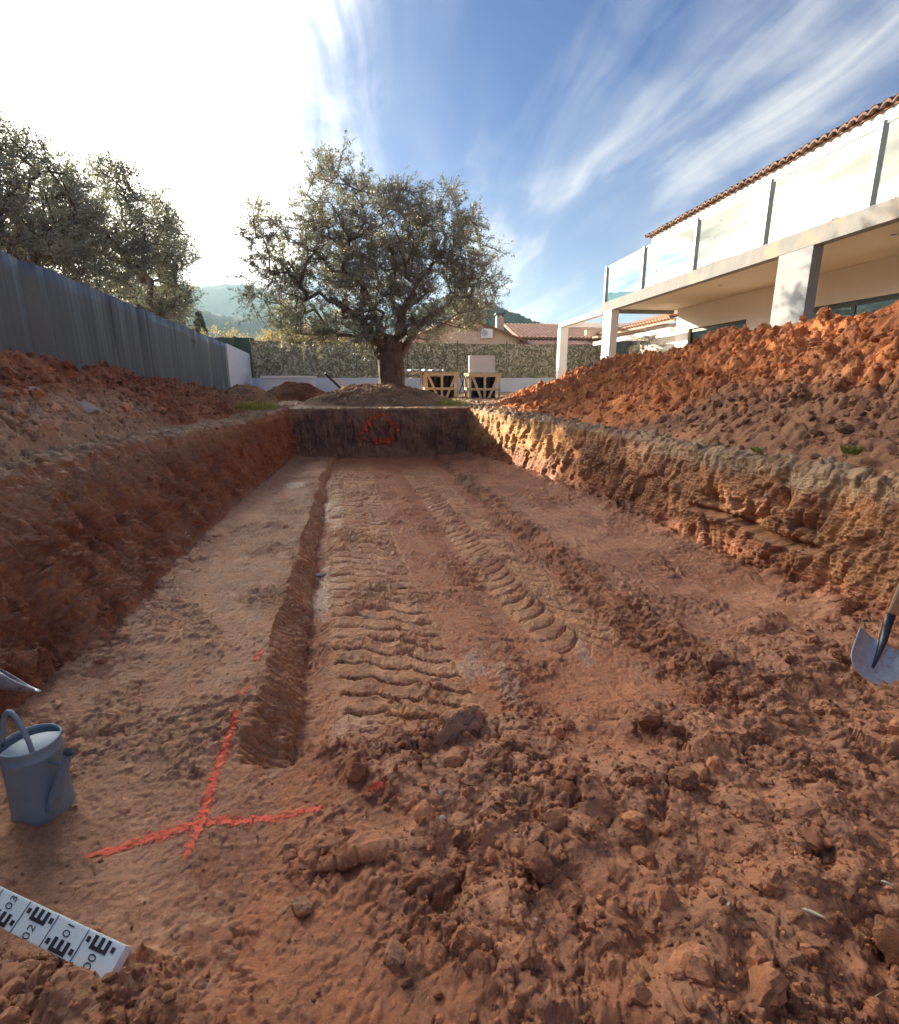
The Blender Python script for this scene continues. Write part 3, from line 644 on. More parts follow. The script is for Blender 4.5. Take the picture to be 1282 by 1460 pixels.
def HR(X, Y):
    foot = footR(Y); cr = np.interp(Y, [-2, 8, 12, 17], [5.0, 5.0, 4.6, 4.9])
    cz = np.interp(Y, [-1.5, .5, 5, 7.2, 9, 11.7, 14, 16.4, 18.5], [.7, 2.2, 2.30, 2.24, 2.12, 1.82, 1.48, 1.22, .70]); cz = cz + .07*np.sin(Y*1.9) + .05*np.sin(Y*4.3 + 1)
    t = (X - foot)/(cr - foot); up = .98 + (cz - .98)*np.clip(t, -.3, 1)**1.0 * 1.0
    up = np.where(t < 0, .96 + 1.*(X - foot), .98 + (cz - .98)*(np.clip(t, 0, 1)**1.12))
    dn = cz - .62*np.clip(X - cr, 0, None)**1.15
    z = np.where(X < cr, up, dn) - .06*np.exp(-((X - cr)/.25)**2)
    return z.astype(np.float32), (sm(-.06, .12, t)*(.45 + .55*sm(.15, .5, t))).astype(np.float32)
def CR(X, Y, Z, nb, nb2):
    o = 0*X[..., None] + np.array((.52, .20, .075), np.float32)
    med = fbm(X, Y, Z, 3., 4)*.5 + .5; o = lerp3(o, (.34, .12, .05), sm(.50, .72, med)); o = lerp3(o, (.68, .31, .11), sm(.5, .7, nb2*.5+.5)*.45)
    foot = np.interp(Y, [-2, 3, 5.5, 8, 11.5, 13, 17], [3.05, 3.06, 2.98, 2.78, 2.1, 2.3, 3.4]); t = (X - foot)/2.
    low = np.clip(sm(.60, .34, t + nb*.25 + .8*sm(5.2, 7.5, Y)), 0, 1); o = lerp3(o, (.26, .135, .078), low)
    o = lerp3(o, (.27, .165, .105), sm(11.5, 13.5, Y)*.85); o = lerp3(o, (.20, .085, .05), sm(5.5, 3.5, Y)*sm(.5, .9, t + nb*.2)*.65)  # near upper clods browned darker, standing in for shade on that part
    return o, None
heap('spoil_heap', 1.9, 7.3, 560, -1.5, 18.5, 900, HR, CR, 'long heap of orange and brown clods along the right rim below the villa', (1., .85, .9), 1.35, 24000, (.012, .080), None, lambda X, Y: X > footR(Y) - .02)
def HL(X, Y):
    rim = np.interp(Y, [-3, 3, 4.8, 6, 9.8, 14], [-2.3, -2.35, -2.5, -2.45, -2.3, -2.6]); cr = fenceX(Y) + .62
    cz = np.interp(Y, [-3, 4, 6, 7.2, 9.8, 13.2, 17, 20], [1.74, 1.74, 1.72, 1.68, 1.54, 1.38, 1.15, .8]) + .03*np.sin(Y*2.6)
    t = np.clip((rim - X)/(rim - cr), -.6, 1.6)
    z = np.where(t < 1, .96 + (cz - .96)*np.clip(t, 0, 1)**.85 + .4*np.clip(t, -1, 0), cz - .35*(t - 1))
    return z.astype(np.float32), (sm(-.05, .25, t)*sm(1.6, 1.3, t)).astype(np.float32)
def CL(X, Y, Z, nb, nb2):
    med = fbm(X, Y, Z, 3., 4)*.5 + .5
    o = lerp3(0*X[..., None] + np.array((.27, .10, .052), np.float32), (.36, .16, .09), sm(.42, .65, med)); o = lerp3(o, (.36, .20, .12), sm(.55, .75, nb2*.5+.5)*.6)
    tanw = np.clip(sm(1.62, 1.40, Z + .12*nb)*sm(7.2, 5.6, Y), 0, 1); o = lerp3(o, (.46, .31, .21), tanw*.95); o = lerp3(o, (.55, .50, .43), tanw*sm(.60, .72, med)*.8)
    o = lerp3(o, (.33, .215, .135), sm(9, 12, Y)*.7)
    return o, None
heap('spoil_heap', -6.6, -2.0, 480, -2.5, 20, 760, HL, CL, 'long low heap of reddish soil against the grey fence', (.8, .55, .9), 1.45, 14000, (.010, .060), None, lambda X, Y: (X < rimLf(Y) + .05) & (X > fenceX(Y) + .02))
def gauss_heap(name, cx, cy, rx, ry, h, base, colr, label, n=220, crumbs=900):
    def H(X, Y):
        r = np.hypot((X-cx)/rx, (Y-cy)/ry) + .12*fbm(X, Y, X*0, .9, 3); return (base + h*np.clip(1.12*(1 - r**1.5), -.5, 1)*1.0).astype(np.float32), sm(1.05, .8, r).astype(np.float32)
    def Cf(X, Y, Z, nb, nb2):
        o = lerp3(0*X[..., None] + np.array(colr, np.float32), tuple(x*.6 for x in colr), sm(.4, .65, fbm(X, Y, Z, 3., 4)*.5+.5)); return o, None
    return heap(name, cx-rx*1.15, cx+rx*1.15, n, cy-ry*1.15, cy+ry*1.15, n, H, Cf, label, (.5, .28, .6), 1., crumbs, (.01, .035))
gauss_heap('spoil_heap', -.15, 13.9, 2.1, 1.75, .50, 1.0, (.30, .19, .125), 'brown earth mound around the olive tree trunk', 300, 1500)
gauss_heap('spoil_heap', -2.55, 15.6, 1.15, 1.0, .52, 1.0, (.20, .085, .05), 'small dark red earth pile left of the olive tree mound', 180, 500)
gauss_heap('spoil_heap', -3.6, 14.2, .9, 1.1, .46, 1.0, (.34, .22, .14), 'pale brown earth pile between the fence heap and the dark red pile', 160, 400)

# ------------------------------------------------------------------ hills
def hills(name, pts, r0, r1, depth, bump, colr, seed, base=-4, n=700, m=40, fine=0.):
    """pts: (azimuth deg, crest elevation deg seen from the pit); crest stands r1 metres away"""
    az = np.linspace(pts[0][0], pts[-1][0], n); el = np.interp(az, [p[0] for p in pts], [p[1] for p in pts])
    A = np.radians(az)[None, :].repeat(m, 0); rr = np.concatenate([np.linspace(r0, r1, m - 10), np.linspace(r1 + depth*.1, r1 + depth, 10)])
    Rr = rr[:, None].repeat(n, 1); t = np.clip((Rr - r0)/(r1 - r0), 0, 1); hc = r1*np.tan(np.radians(el))[None, :]
    prof = np.where(Rr <= r1, t**.8*(1 - .12*np.sin(t*7)), 1 - .5*((Rr - r1)/depth))
    X = Rr*np.sin(A); Y = Rr*np.cos(A); Z = base + (hc - base)*prof
    s = 1/(bump*5 + 1)
    Z = Z + prof*(bump*2.0*fbm(X, Y, 0*X + seed, s*.35, 3) + bump*np.abs(fbm(X, Y, 0*X + seed, s*2., 4, .65)) * 1.6)
    V = np.stack([X, Y, Z], -1).reshape(-1, 3); idx = np.arange(n*m, dtype=np.int32).reshape(m, n)
    F = np.stack([idx[:-1, :-1], idx[:-1, 1:], idx[1:, 1:], idx[1:, :-1]], -1).reshape(-1, 4)
    c = np.array(colr, np.float32)*(1 + .5*fbm(X, Y, Z, s*1.5, 4)[..., None])
    mt = simple(name + '_cover', colr, .95, var=.45, vs=.02 if r1 > 500 else .08, spec=.1)
    o = link(name, np_mesh(name, V, F), mt); tag(o, kind='structure'); return o
hills('hills', [(-70, 7), (-45, 8.4), (-32, 8.3), (-19.4, 8.9), (-16.8, 8.75), (-15, 9.25), (-13.1, 9.15), (-11.3, 8.7), (-5, 7.6), (5, 6.5), (20, 4.5), (50, 4), (75, 3)], 650, 1050, 300, 4, (.035, .060, .040), 1.)
hills('hills', [(-70, 4), (-40, 6.2), (-28, 6.0), (-20, 6.3), (-18.2, 6.95), (-16.4, 6.6), (-13.4, 6.3), (-10.2, 5.8), (-8.2, 5.0), (-2, 4.2), (10, 3.0), (40, 2.4)], 260, 470, 130, 4.5, (.022, .042, .026), 2.)
hills('hills', [(-3, 1.2), (1, 4.5), (4, 7.4), (6.6, 8.4), (8.5, 8.4), (10.9, 7.85), (13.8, 6.85), (16.3, 5.7), (19, 4.6), (22.3, 4.0), (28, 3.8), (45, 4.2), (70, 3)], 150, 320, 90, 3.2, (.030, .048, .026), 3., n=1100, m=70)

# ------------------------------------------------------------------ trees
def grow(attr, root, trunk_top, r_tip=.008, expo=2.3, bend=.25, seed=1):
    """branch graph: each attractor joins the nearest node already grown"""
    rg = random.Random(seed)
    nodes = [Vector(root), Vector(trunk_top)]; par = [-1, 0]
    att = sorted([Vector(a) for a in attr], key=lambda a: (a - nodes[1]).length)
    tips = []
    for a in att:
        arr = np.array([n[:] for n in nodes[1:]]); av = np.array(a[:]); d = np.linalg.norm(arr - av, axis=1)
        hgt = np.linalg.norm(arr - np.array(trunk_top), axis=1); j = int(np.argmin(d + .12*hgt)) + 1
        s = nodes[j]; L = (a - s).length; k = max(1, int(L/.30)); prev = j
        side = Vector((rg.uniform(-1, 1), rg.uniform(-1, 1), rg.uniform(-.2, .9)))*bend*L*.5
        for q in range(1, k + 1):
            t = q/k; p = s.lerp(a, t) + side*math.sin(math.pi*t) + Vector((rg.gauss(0, .02), rg.gauss(0, .02), rg.gauss(0, .02)))
            nodes.append(p); par.append(prev); prev = len(nodes) - 1
        tips.append(prev)
    area = [0.]*len(nodes)
    hasch = [False]*len(nodes)
    for i in range(len(nodes)-1, 0, -1):
        if not hasch[i]: area[i] = r_tip**expo
        area[par[i]] += area[i]; hasch[par[i]] = True
    rad = [a**(1/expo) for a in area]
    return nodes, par, rad, tips
def branch_mesh(nodes, par, rad, rmin=0., sides=6, cap=1.):
    V = []; F = []
    ch = {}
    for i, p in enumerate(par): ch.setdefault(p, []).append(i)
    for i in range(1, len(nodes)):
        p = par[i]
        if rad[i] < rmin: continue
        a, b = nodes[p], nodes[i]; d = b - a
        if d.length < 1e-4: continue
        ra, rb = min(rad[p], rad[i]*1.25), rad[i]; ra *= cap; rb *= cap
        q = d.to_track_quat('Z', 'Y'); x = q @ Vector((1, 0, 0)); y = q @ Vector((0, 1, 0)); n = sides if rb > .02 else 4; k = len(V)
        for (c, r) in ((a - d.normalized()*ra*.3, ra), (b, rb)):
            for s in range(n): t = 2*math.pi*s/n; V.append((c + (x*math.cos(t) + y*math.sin(t))*r)[:])
        for s in range(n): F.append((k+s, k+(s+1) % n, k+n+(s+1) % n, k+n+s))
    return V, F
def leaves_mesh(name, C, D, L, W, curl=.0):
    """C centres, D directions (n,3): one folded lens-shaped leaf each"""
    n = len(C); D = D/np.linalg.norm(D, axis=1)[:, None]; U = rng.normal(size=(n, 3)); S = np.cross(D, U); S /= np.linalg.norm(S, axis=1)[:, None]
    Nn = np.cross(S, D); L = L[:, None]; W = W[:, None]
    p0 = C; p1 = C + D*L*.45 + S*W - Nn*W*.35; p2 = C + D*L - Nn*L*.08; p3 = C + D*L*.45 - S*W - Nn*W*.35
    V = np.stack([p0, p1, p2, p3], 1).reshape(-1, 3); F = np.arange(n*4).reshape(n, 4)
    me = np_mesh(name, V, F); me.polygons.foreach_set('use_smooth', np.zeros(n, bool)); return me
def crown_leaves(tips, nodes, par, per, spread, L, W, up=.3, hang=0.):
    C = []; D = []
    for t in tips:
        base = np.array(nodes[t][:]); dirv = np.array((nodes[t] - nodes[par[t]])[:]); dirv /= np.linalg.norm(dirv) + 1e-6
        nt_ = rng.integers(4, 8)
        for k in range(nt_):
            td = dirv*.8 + rng.normal(size=3)*.75 + np.array([0, 0, up - hang*rng.random()]); td /= np.linalg.norm(td); ln = spread*rng.uniform(.5, 1.25)
            m = max(3, int(per/nt_)); s = rng.random(m)**.8; p = base + td*ln*s[:, None] + np.array([0, 0, -1.])*(s**2)[:, None]*ln*.25*hang
            C.append(p + rng.normal(size=(m, 3))*.018); D.append(td*.7 + rng.normal(size=(m, 3))*.62)
    C = np.concatenate(C); D = np.concatenate(D); n = len(C)
    return C, D, (L*rng.uniform(.7, 1.25, n)), (W*rng.uniform(.7, 1.2, n))
def lobes_points(lobes, n, shell=.55, seed=0, holes=.0):
    out = []
    vol = np.array([l[3]*l[4]*l[5] for l in lobes]); pr = vol**.75/np.sum(vol**.75)
    while len(out) < n:
        l = lobes[rng.choice(len(lobes), p=pr)]; v = rng.normal(size=3); v /= np.linalg.norm(v); r = rng.random()**(1/3.) if rng.random() > shell else rng.uniform(.78, 1.0)
        p = np.array(l[:3]) + v*r*np.array(l[3:6])
        if holes and perlin(p[0]*.9 + seed, p[1]*.9, p[2]*.9) < -holes: continue
        out.append(p)
    return out
def twigs_mesh(tips, nodes, par, k=4, ln=.4):
    mb = MB()
    for t in tips:
        dv = (nodes[t] - nodes[par[t]]).normalized()
        for j in range(k):
            td = (dv*.8 + Vector(rng.normal(size=3))*.7 + Vector((0, 0, .25))).normalized()
            mb.tube([nodes[t], nodes[t] + td*ln*.5, nodes[t] + td*ln + Vector((0, 0, -.04))], [.006, .004, .002], 3, False)
    return mb
def olive_tree():
    tx, ty = .10, 14.0
    root = empty('olive_tree', (0, 0, 0)); tag(root, 'old olive tree with a thick trunk on the earth mound behind the pit', 'olive tree')
    L = [(-1.0, 14.0, 5.75, .85, .9, 1.0), (-2.25, 13.9, 4.75, .95, 1.2, 1.0), (-2.55, 14.1, 3.65, .8, 1.1, .85), (.35, 14.2, 5.2, 1.1, 1.3, .95), (1.35, 13.8, 5.25, .75, 1.0, .80), (2.05, 14.0, 4.6, .75, 1.1, .95),
         (2.2, 14.1, 3.75, .72, 1.0, .75), (1.75, 13.9, 3.25, .75, .9, .40), (-1.45, 13.8, 3.2, .95, 1.0, .55), (0, 14.0, 3.9, 1.4, 1.4, .8), (-.1, 14.9, 4.4, 1.3, .8, 1.0), (-1.3, 14.3, 4.6, .8, 1.0, .8), (-.9, 13.6, 2.9, .7, .6, .35), (.1, 13.5, 3.1, .8, .5, .55), (.9, 13.6, 3.0, .6, .5, .4), (.15, 13.35, 2.85, .75, .35, .35), (-.5, 13.5, 2.6, .5, .4, .25), (-1.9, 13.8, 2.75, .6, .6, .3)]
    att = [(-.95, 13.8, 3.5), (-.35, 14.4, 3.6), (.7, 13.8, 3.5), (1.2, 14.2, 3.3), (-1.7, 14.0, 4.1), (.3, 14.2, 4.3), (1.5, 13.9, 4.2), (-.6, 14.2, 4.6)] + lobes_points(L, 900, .45, 3, .55)
    nodes, par, rad, tips = grow(att, (tx, ty, 1.3), (tx + .03, ty, 2.30), .0092, 2.2, .20, 4)
    # limbs
    V, F = branch_mesh(nodes[:], par, [min(r, .24) for r in rad], .0, 8)
    # drop the first straight section: the trunk is modelled by itself
    lm = MB()
    for k_, (x_, y_, z_) in enumerate([(-1.25, 13.85, 3.55), (-.45, 14.3, 3.9), (.75, 13.8, 3.7), (1.45, 14.15, 3.35), (-.75, 13.5, 3.1)]):
        a_ = Vector((tx + (-.10, -.04, .08, .14, -.08)[k_], ty, 2.15)); b_ = Vector((x_, y_, z_)); ps = []
        for q_ in range(11):
            t_ = q_/10; p_ = a_.lerp(b_, t_); p_.z += .12*math.sin(t_*3.1) - .10*math.sin(t_*6.3); p_.x += .08*math.sin(t_*5 + k_); ps.append(p_)
        lm.tube(ps, [(.15, .14, .13, .12, .11, .10, .09, .085, .08, .07, .055)[q_]*(1, .9, 1, .95, .7)[k_] for q_ in range(11)], 12)
    b0 = len(V); V += lm.v; F += [tuple(b0 + i for i in f) for f in lm.f]
    me = bpy.data.meshes.new('branches'); me.from_pydata(V, [], F); me.update(); link('branches', me, M['bark'], root, True)
    tw = twigs_mesh(tips, nodes, par, 3, .38); tw.build('twigs', M['bark'], root)
    C, D, l, wd = crown_leaves(tips, nodes, par, 170, .42, .072, .0095, .35, .25)
    link('crown', leaves_mesh('crown', C, D, l, wd), M['olive_leaf'], root)
    # trunk: fluted, forked, wide foot
    n, m = 72, 60; a = np.linspace(0, 2*np.pi, n, endpoint=False)[None, :].repeat(m, 0); h = np.linspace(0, 1, m)[:, None].repeat(n, 1); zt = 1.15 + 1.62*h
    r = .29 + .035*np.exp(-h*7)*3 - .01*h
    fl = fbm(np.cos(a)*1.7, np.sin(a)*1.7, zt*.55, 1.5, 4, .6, 2)*.20 + fbm(np.cos(a)*2, np.sin(a)*2, zt*.8, 5., 3)*.05
    r = r*(1 + fl + .15*h*np.cos(2*a)); r = r*np.sqrt(np.clip(1 - np.clip((h - .72)/.28, 0, 1)**2., .03, 1))
    X = tx + .05*h + r*np.cos(a)*1.03 + .04*np.sin(h*5); Yv = ty + r*np.sin(a); idx = np.arange(n*m).reshape(m, n)
    F = np.stack([idx[:-1], np.roll(idx[:-1], -1, 1), np.roll(idx[1:], -1, 1), idx[1:]], -1).reshape(-1, 4)
    link('trunk', np_mesh('trunk', np.stack([X, Yv, zt], -1).reshape(-1, 3), F), M['bark'], root)
    return root
olive_tree()
def side_tree(name, label, lobes, foot, top, natt, per, mat, seed, L=.07, W=.010, rt=.012, cat='tree', group=None, spread=.62, hang=.3, k=1.):
    if k != 1: lobes = [(l[0]*k, l[1]*k, 1.6 + (l[2]-1.6)*k, l[3]*k, l[4]*k, l[5]*k) for l in lobes]; foot = (foot[0]*k, foot[1]*k, .9); top = (top[0]*k, top[1]*k, 1.6 + (top[2]-1.6)*k); L *= k; W *= k; spread *= k
    root = empty(name); tag(root, label, cat, group)
    nodes, par, rad, tips = grow(lobes_points(lobes, natt, .5, seed, .28), foot, top, rt, 2.3, .2, seed)
    V, F = branch_mesh(nodes, par, rad, 0, 7); me = bpy.data.meshes.new('trunk'); me.from_pydata(V, [], F); me.update(); link('trunk', me, M['bark'], root, True)
    twigs_mesh(tips, nodes, par, 3, spread*.8).build('twigs', M['bark'], root)
    C, D, l, wd = crown_leaves(tips, nodes, par, per, spread, L, W, .3, hang)
    link('crown', leaves_mesh('crown', C, D, l, wd), mat, root); return root
side_tree('broadleaf_tree', 'dense grey-green tree rising highest behind the grey fence at the left edge', [(-7.6, 12.8, 5.3, 1.3, 2.0, 1.3), (-8.0, 14.6, 5.6, 1.3, 1.6, 1.2), (-7.8, 13.2, 4.3, 1.5, 2.2, 1.0), (-7.9, 16.0, 5.2, 1.0, 1.3, 1.1), (-8.2, 11.0, 5.0, 1.5, 1.8, 1.6), (-7.5, 15.2, 4.0, 1.0, 1.6, .8)],
          (-8.0, 13.4, .9), (-7.9, 13.5, 2.9), 760, 140, M['left_leaf'], 11, .085, .013, cat='tree', group='trees behind the grey fence', k=.79)
side_tree('broadleaf_tree', 'looser grey-green tree behind the grey fence with a bare limb showing, nearer the hills', [(-7.5, 18.8, 6.4, 1.0, 1.5, 1.45), (-7.5, 20.6, 6.4, .9, 1.2, 1.2), (-7.6, 20.0, 4.6, 1.1, 2.0, .9), (-7.4, 17.0, 5.3, .9, 1.0, 1.1), (-7.4, 21.9, 6.3, .6, .7, .7), (-7.5, 20.0, 3.6, 1.0, 1.6, .6), (-7.5, 18.0, 7.2, .6, .9, .6)],
          (-7.7, 19.2, .9), (-7.6, 19.4, 3.0), 560, 130, M['left_leaf'], 23, .085, .013, cat='tree', group='trees behind the grey fence', k=.77)
side_tree('bush', 'sunlit yellow-green bush with bare shoots above the far end of the grey fence', [(-10.2, 36, 3.6, 1.6, 1.2, 1.0), (-8.8, 36, 3.4, 1.2, 1.0, .8)], (-9.6, 36, 1), (-9.6, 36, 2.2), 120, 60, M['bush_leaf'], 31, .12, .03, .012, 'bush', None, .7, .1)
side_tree('bush', 'sunlit yellow-green bush growing behind the speckled fence left of the olive tree', [(-5.8, 31, 3.4, 1.2, 1.0, .7), (-4.3, 31, 3.5, 1.3, 1.0, .9), (-2.8, 31, 3.4, 1.0, 1.0, .7)], (-4.3, 31, 1), (-4.3, 31, 2.0), 170, 70, M['bush_leaf'], 37, .12, .03, .012, 'bush', None, .6, .2)
side_tree('young_olive', 'young olive sapling beside the pale end column of the villa', [(8.35, 17.2, 2.6, .55, .6, .65), (8.7, 17.0, 2.3, .5, .5, .5)], (8.5, 17.1, 1.0), (8.5, 17.1, 1.9), 70, 60, M['olive_leaf'], 41, .06, .009, .007, 'olive tree', None, .35, .2)
def conifer():
    root = empty('conifer', (0, 0, 0)); tag(root, 'small dark conifer standing above the grey fence before the misty hills', 'conifer')
    cx, cy, z0, z1 = -14.2, 45., 1., 6.75
    MB().tube([(cx, cy, z0), (cx, cy, z1 - .3)], [.16, .03], 8).build('trunk', M['bark'], root)
    C = []; D = []
    for i in range(9000):
        h = rng.random()**.8; z = z0 + 1 + (z1 - z0 - 1)*h; rr = (1 - h)*1.75*(.75 + .25*math.sin(h*60)) + .05; a = rng.random()*6.283; q = rng.random()**.5
        C.append((cx + rr*q*math.cos(a), cy + rr*q*math.sin(a), z - q*rr*.25 + rng.normal()*.05)); D.append((math.cos(a), math.sin(a), .25 + rng.normal()*.3))
    C = np.array(C); D = np.array(D); link('crown', leaves_mesh('crown', C, D, rng.uniform(.14, .28, len(C)), np.full(len(C), .03)), M['conifer_leaf'], root)
conifer()

# ------------------------------------------------------------------ grass and roots
def tuft(name, cx, cy, r, n, h, label, mat, cat='grass tuft', zoff=0., lean=.5):
    C = []; D = []
    for i in range(n):
        a = rng.random()*6.28; q = r*rng.random()**.6; x, y = cx + q*math.cos(a), cy + q*math.sin(a); C.append((x, y, 0)); D.append((math.cos(a)*lean*rng.random(), math.sin(a)*lean*rng.random(), 1))
    C = np.array(C); zz__ = ground_z(cx, cy) + zoff; C[:, 2] = zz__ - .02; D = np.array(D)
    o = link(name, leaves_mesh(name, C, D, h*rng.uniform(.5, 1.2, n), np.full(n, .0030)), mat); tag(o, label, cat); return o
tuft('grass_tuft', -2.14, 9.2, .30, 900, .15, 'fresh green grass tuft on the left rim near the far end face', M['grass'], zoff=.10)
tuft('grass_tuft', 3.12, 3.22, .045, 200, .075, 'small dark green weed tuft on the right rim above the grey soil band', M['grass'], zoff=.08, lean=.8)
tuft('grass_tuft', 3.02, 4.0, .035, 90, .05, 'tiny green weed on the right rim farther back than the dark weed', M['grass'], zoff=.05, lean=.8)
tuft('grass_tuft', 1.55, 12.6, .35, 700, .20, 'sunlit yellow-green grass before the left timber crate', M['grass'], zoff=.0)
def strands(name, n, weight, L, label, hang):
    i = pick(weight, n); P = Vg.reshape(-1, 3)[i]; Nn = GR['N'].reshape(-1, 3)[i]; D = Nn*.5 + rng.normal(size=(n, 3))*.8 + np.array([0, 0, hang])
    o = link(name, leaves_mesh(name, P, D, L*rng.uniform(.4, 1.6, n), np.full(n, .0012)), M['straw']); tag(o, label, kind='stuff')
U_ = GR['U']; rimw = (np.exp(-((U_ - 4.02)/.06)**2) + .25*np.exp(-((U_ - 11.)/.05)**2))*(GR['T'] > .9)/np.clip(GR['Y'], 2, 12)
strands('dry_roots', 1500, rimw, .09, 'dry grass and roots hanging from the left rim of the pit', -.5)
strands('dry_straw', 160, GR['clodz']*wnear + GR['mndw']*3*wnear, .035, 'bits of dry straw and root in the loose soil', .1)

# ------------------------------------------------------------------ grey fence, end block wall, far wall and mesh
def fence():
    root = empty('boundary_fence', (0, 0, 0)); tag(root, 'tall slate-grey sheet fence running along the left side of the site', 'fence')
    ys = [-5.0]; rg = random.Random(4)
    while ys[-1] < 20.7: ys.append(min(20.8, ys[-1] + rg.choice([.92, 1.0, 1.08, .96])))
    for i in range(len(ys) - 1):
        y0, y1 = ys[i] - .03, ys[i+1] + .03; n = 34; V = []; tilt = rg.uniform(-.004, .004); off = .018*(i % 2); f1 = rg.uniform(.5, 1.5)
        ns, nz = n, 10
        for side in (0, 1):
            for k in range(ns + 1):
                for j in range(nz + 1):
                    s = k/ns; h = j/nz; y = y0 + (y1 - y0)*s; wv_ = .034*math.sin(s*math.pi)*math.sin(s*math.pi*f1*2 + h*.8) + .012*abs(math.sin(s*math.pi*6))**.5 + tilt*h*3 + off
                    V.append((float(fenceX(y)) + wv_ - side*.006, y, .95 + h*(2.03 + .004*(i % 3))))
        F = []; w_ = nz + 1; o2 = (ns + 1)*w_
        for k in range(ns):
            for j in range(nz):
                a = k*w_ + j; F += [(a, a+w_, a+w_+1, a+1), (o2+a+1, o2+a+w_+1, o2+a+w_, o2+a)]
            a = k*w_ + nz; F.append((a, a+w_, o2+a+w_, o2+a))
        for k in (0, ns):
            for j in range(nz): a = k*w_ + j; F.append((a, a+1, o2+a+1, o2+a))
        me = bpy.data.meshes.new('fence_panel'); me.from_pydata(V, [], F); me.update(); link('fence_panel', me, M['fence'], root, True)
    for i in range(0, len(ys), 2):
        y = ys[i]; x = float(fenceX(y)) - .07; MB().box(x-.03, x+.03, y-.03, y+.03, .9, 2.94).build('fence_post', M['alu'], root)
fence()
w1_ = MB().add([(-5.72, 20.85, .6), (-6.42, 27.1, .6), (-6.62, 27.1, .6), (-5.92, 20.85, .6), (-5.72, 20.85, 2.97), (-6.42, 27.1, 2.90), (-6.62, 27.1, 2.90), (-5.92, 20.85, 2.97)],
    [(3,2,1,0),(4,5,6,7),(0,1,5,4),(1,2,6,5),(2,3,7,6),(3,0,4,7)]).build('block_wall', M['panel_white'])
tag(w1_, 'pale bluish-white wall section joining the grey fence to the far wall', 'wall')
w2_ = MB().box(-6.41, 16, 27.0, 27.2, .6, 1.80).build('garden_wall', M['panel_white']); tag(w2_, 'low white wall across the far side under the speckled screen', 'wall')
def mesh_screen_mat():
    m, nt, b = mat_new('speckled_screen'); t = N(nt, 'ShaderNodeTexCoord'); ob = t.outputs['Object']
    v = N(nt, 'ShaderNodeTexVoronoi'); v.inputs['Scale'].default_value = 12.; v.inputs['Randomness'].default_value = 1.
    wn = N(nt, 'ShaderNodeTexNoise'); wn.inputs['Scale'].default_value = 5; nt.links.new(ob, wn.inputs['Vector'])
    va_ = N(nt, 'ShaderNodeVectorMath', operation='MULTIPLY_ADD'); nt.links.new(wn.outputs['Color'], va_.inputs[0]); va_.inputs[1].default_value = (.35, .35, .35); nt.links.new(ob, va_.inputs[2])
    nt.links.new(va_.outputs[0], v.inputs['Vector'])
    s_ = N(nt, 'ShaderNodeSeparateColor'); nt.links.new(v.outputs['Color'], s_.inputs[0])
    c_ = N(nt, 'ShaderNodeValToRGB'); c_.color_ramp.interpolation = 'CONSTANT'; e = c_.color_ramp.elements
    for _ in range(3): e.new(.5)
    for i, (p, cc__) in enumerate([(0., (.13, .13, .07)), (.22, (.22, .21, .12)), (.45, (.36, .32, .21)), (.68, (.50, .45, .34)), (.84, (.16, .13, .07))]): e[i].position = p; e[i].color = (*cc__, 1)
    nt.links.new(s_.outputs[0], c_.inputs[0]); nt.links.new(c_.outputs[0], b.inputs['Base Color']); b.inputs['Roughness'].default_value = .9
    return m
M['screen'] = mesh_screen_mat(); M['green_post'] = simple('green_post', (.03, .07, .05), .5); M['green_tarp'] = simple('green_tarp', (.015, .055, .04), .6, var=.3, vs=2)
def far_fence():
    root = empty('screen_fence', (0, 0, 0)); tag(root, 'speckled leaf-pattern privacy screen on green posts above the low white wall', 'fence')
    xs = [-6.35] + [-3.9 + 2.5*i for i in range(8)]; rg = random.Random(2)
    for i in range(len(xs) - 1):
        n = 14; V = []; 
        for k in range(n + 1):
            x = xs[i] + .02 + (xs[i+1] - xs[i] - .04)*k/n; yy = 27.1 + .02*math.sin(k*1.3 + i); z1 = 3.52 - .03*math.sin(math.pi*k/n) - i*.012
            V += [(x, yy, 1.81), (x, yy, z1), (x, yy + .012, 1.81), (x, yy + .012, z1)]
        F = []
        for k in range(n): a = 4*k; F += [(a, a+4, a+5, a+1), (a+3, a+7, a+6, a+2), (a+1, a+5, a+7, a+3)]
        me = bpy.data.meshes.new('screen_panel'); me.from_pydata(V, [], F); me.update(); link('screen_panel', me, M['screen'], root)
    for x in xs: MB().tube([(x, 27.19, 1.75), (x, 27.19, 3.6)], .03, 8).build('fence_post', M['green_post'], root)
far_fence()
g_ = MB(); 
for k in range(12): x0 = -9.6 + k*.27; g_.box(x0, x0 + .268, 27.9 + .02*(k % 2), 27.93 + .02*(k % 2), 1.0, 3.72 - .01*(k % 3))
tag(g_.build('tarpaulin', M['green_tarp']), 'dark green sheeting behind the pale wall section at the end of the grey fence', 'tarpaulin')
tag(MB().tube([(-7.55, 27.6, 2.2), (-7.15, 27.6, 3.75)], .06, 8).build('leaning_pole', M['black_frame']), 'dark pole leaning against the green sheeting', 'pole')
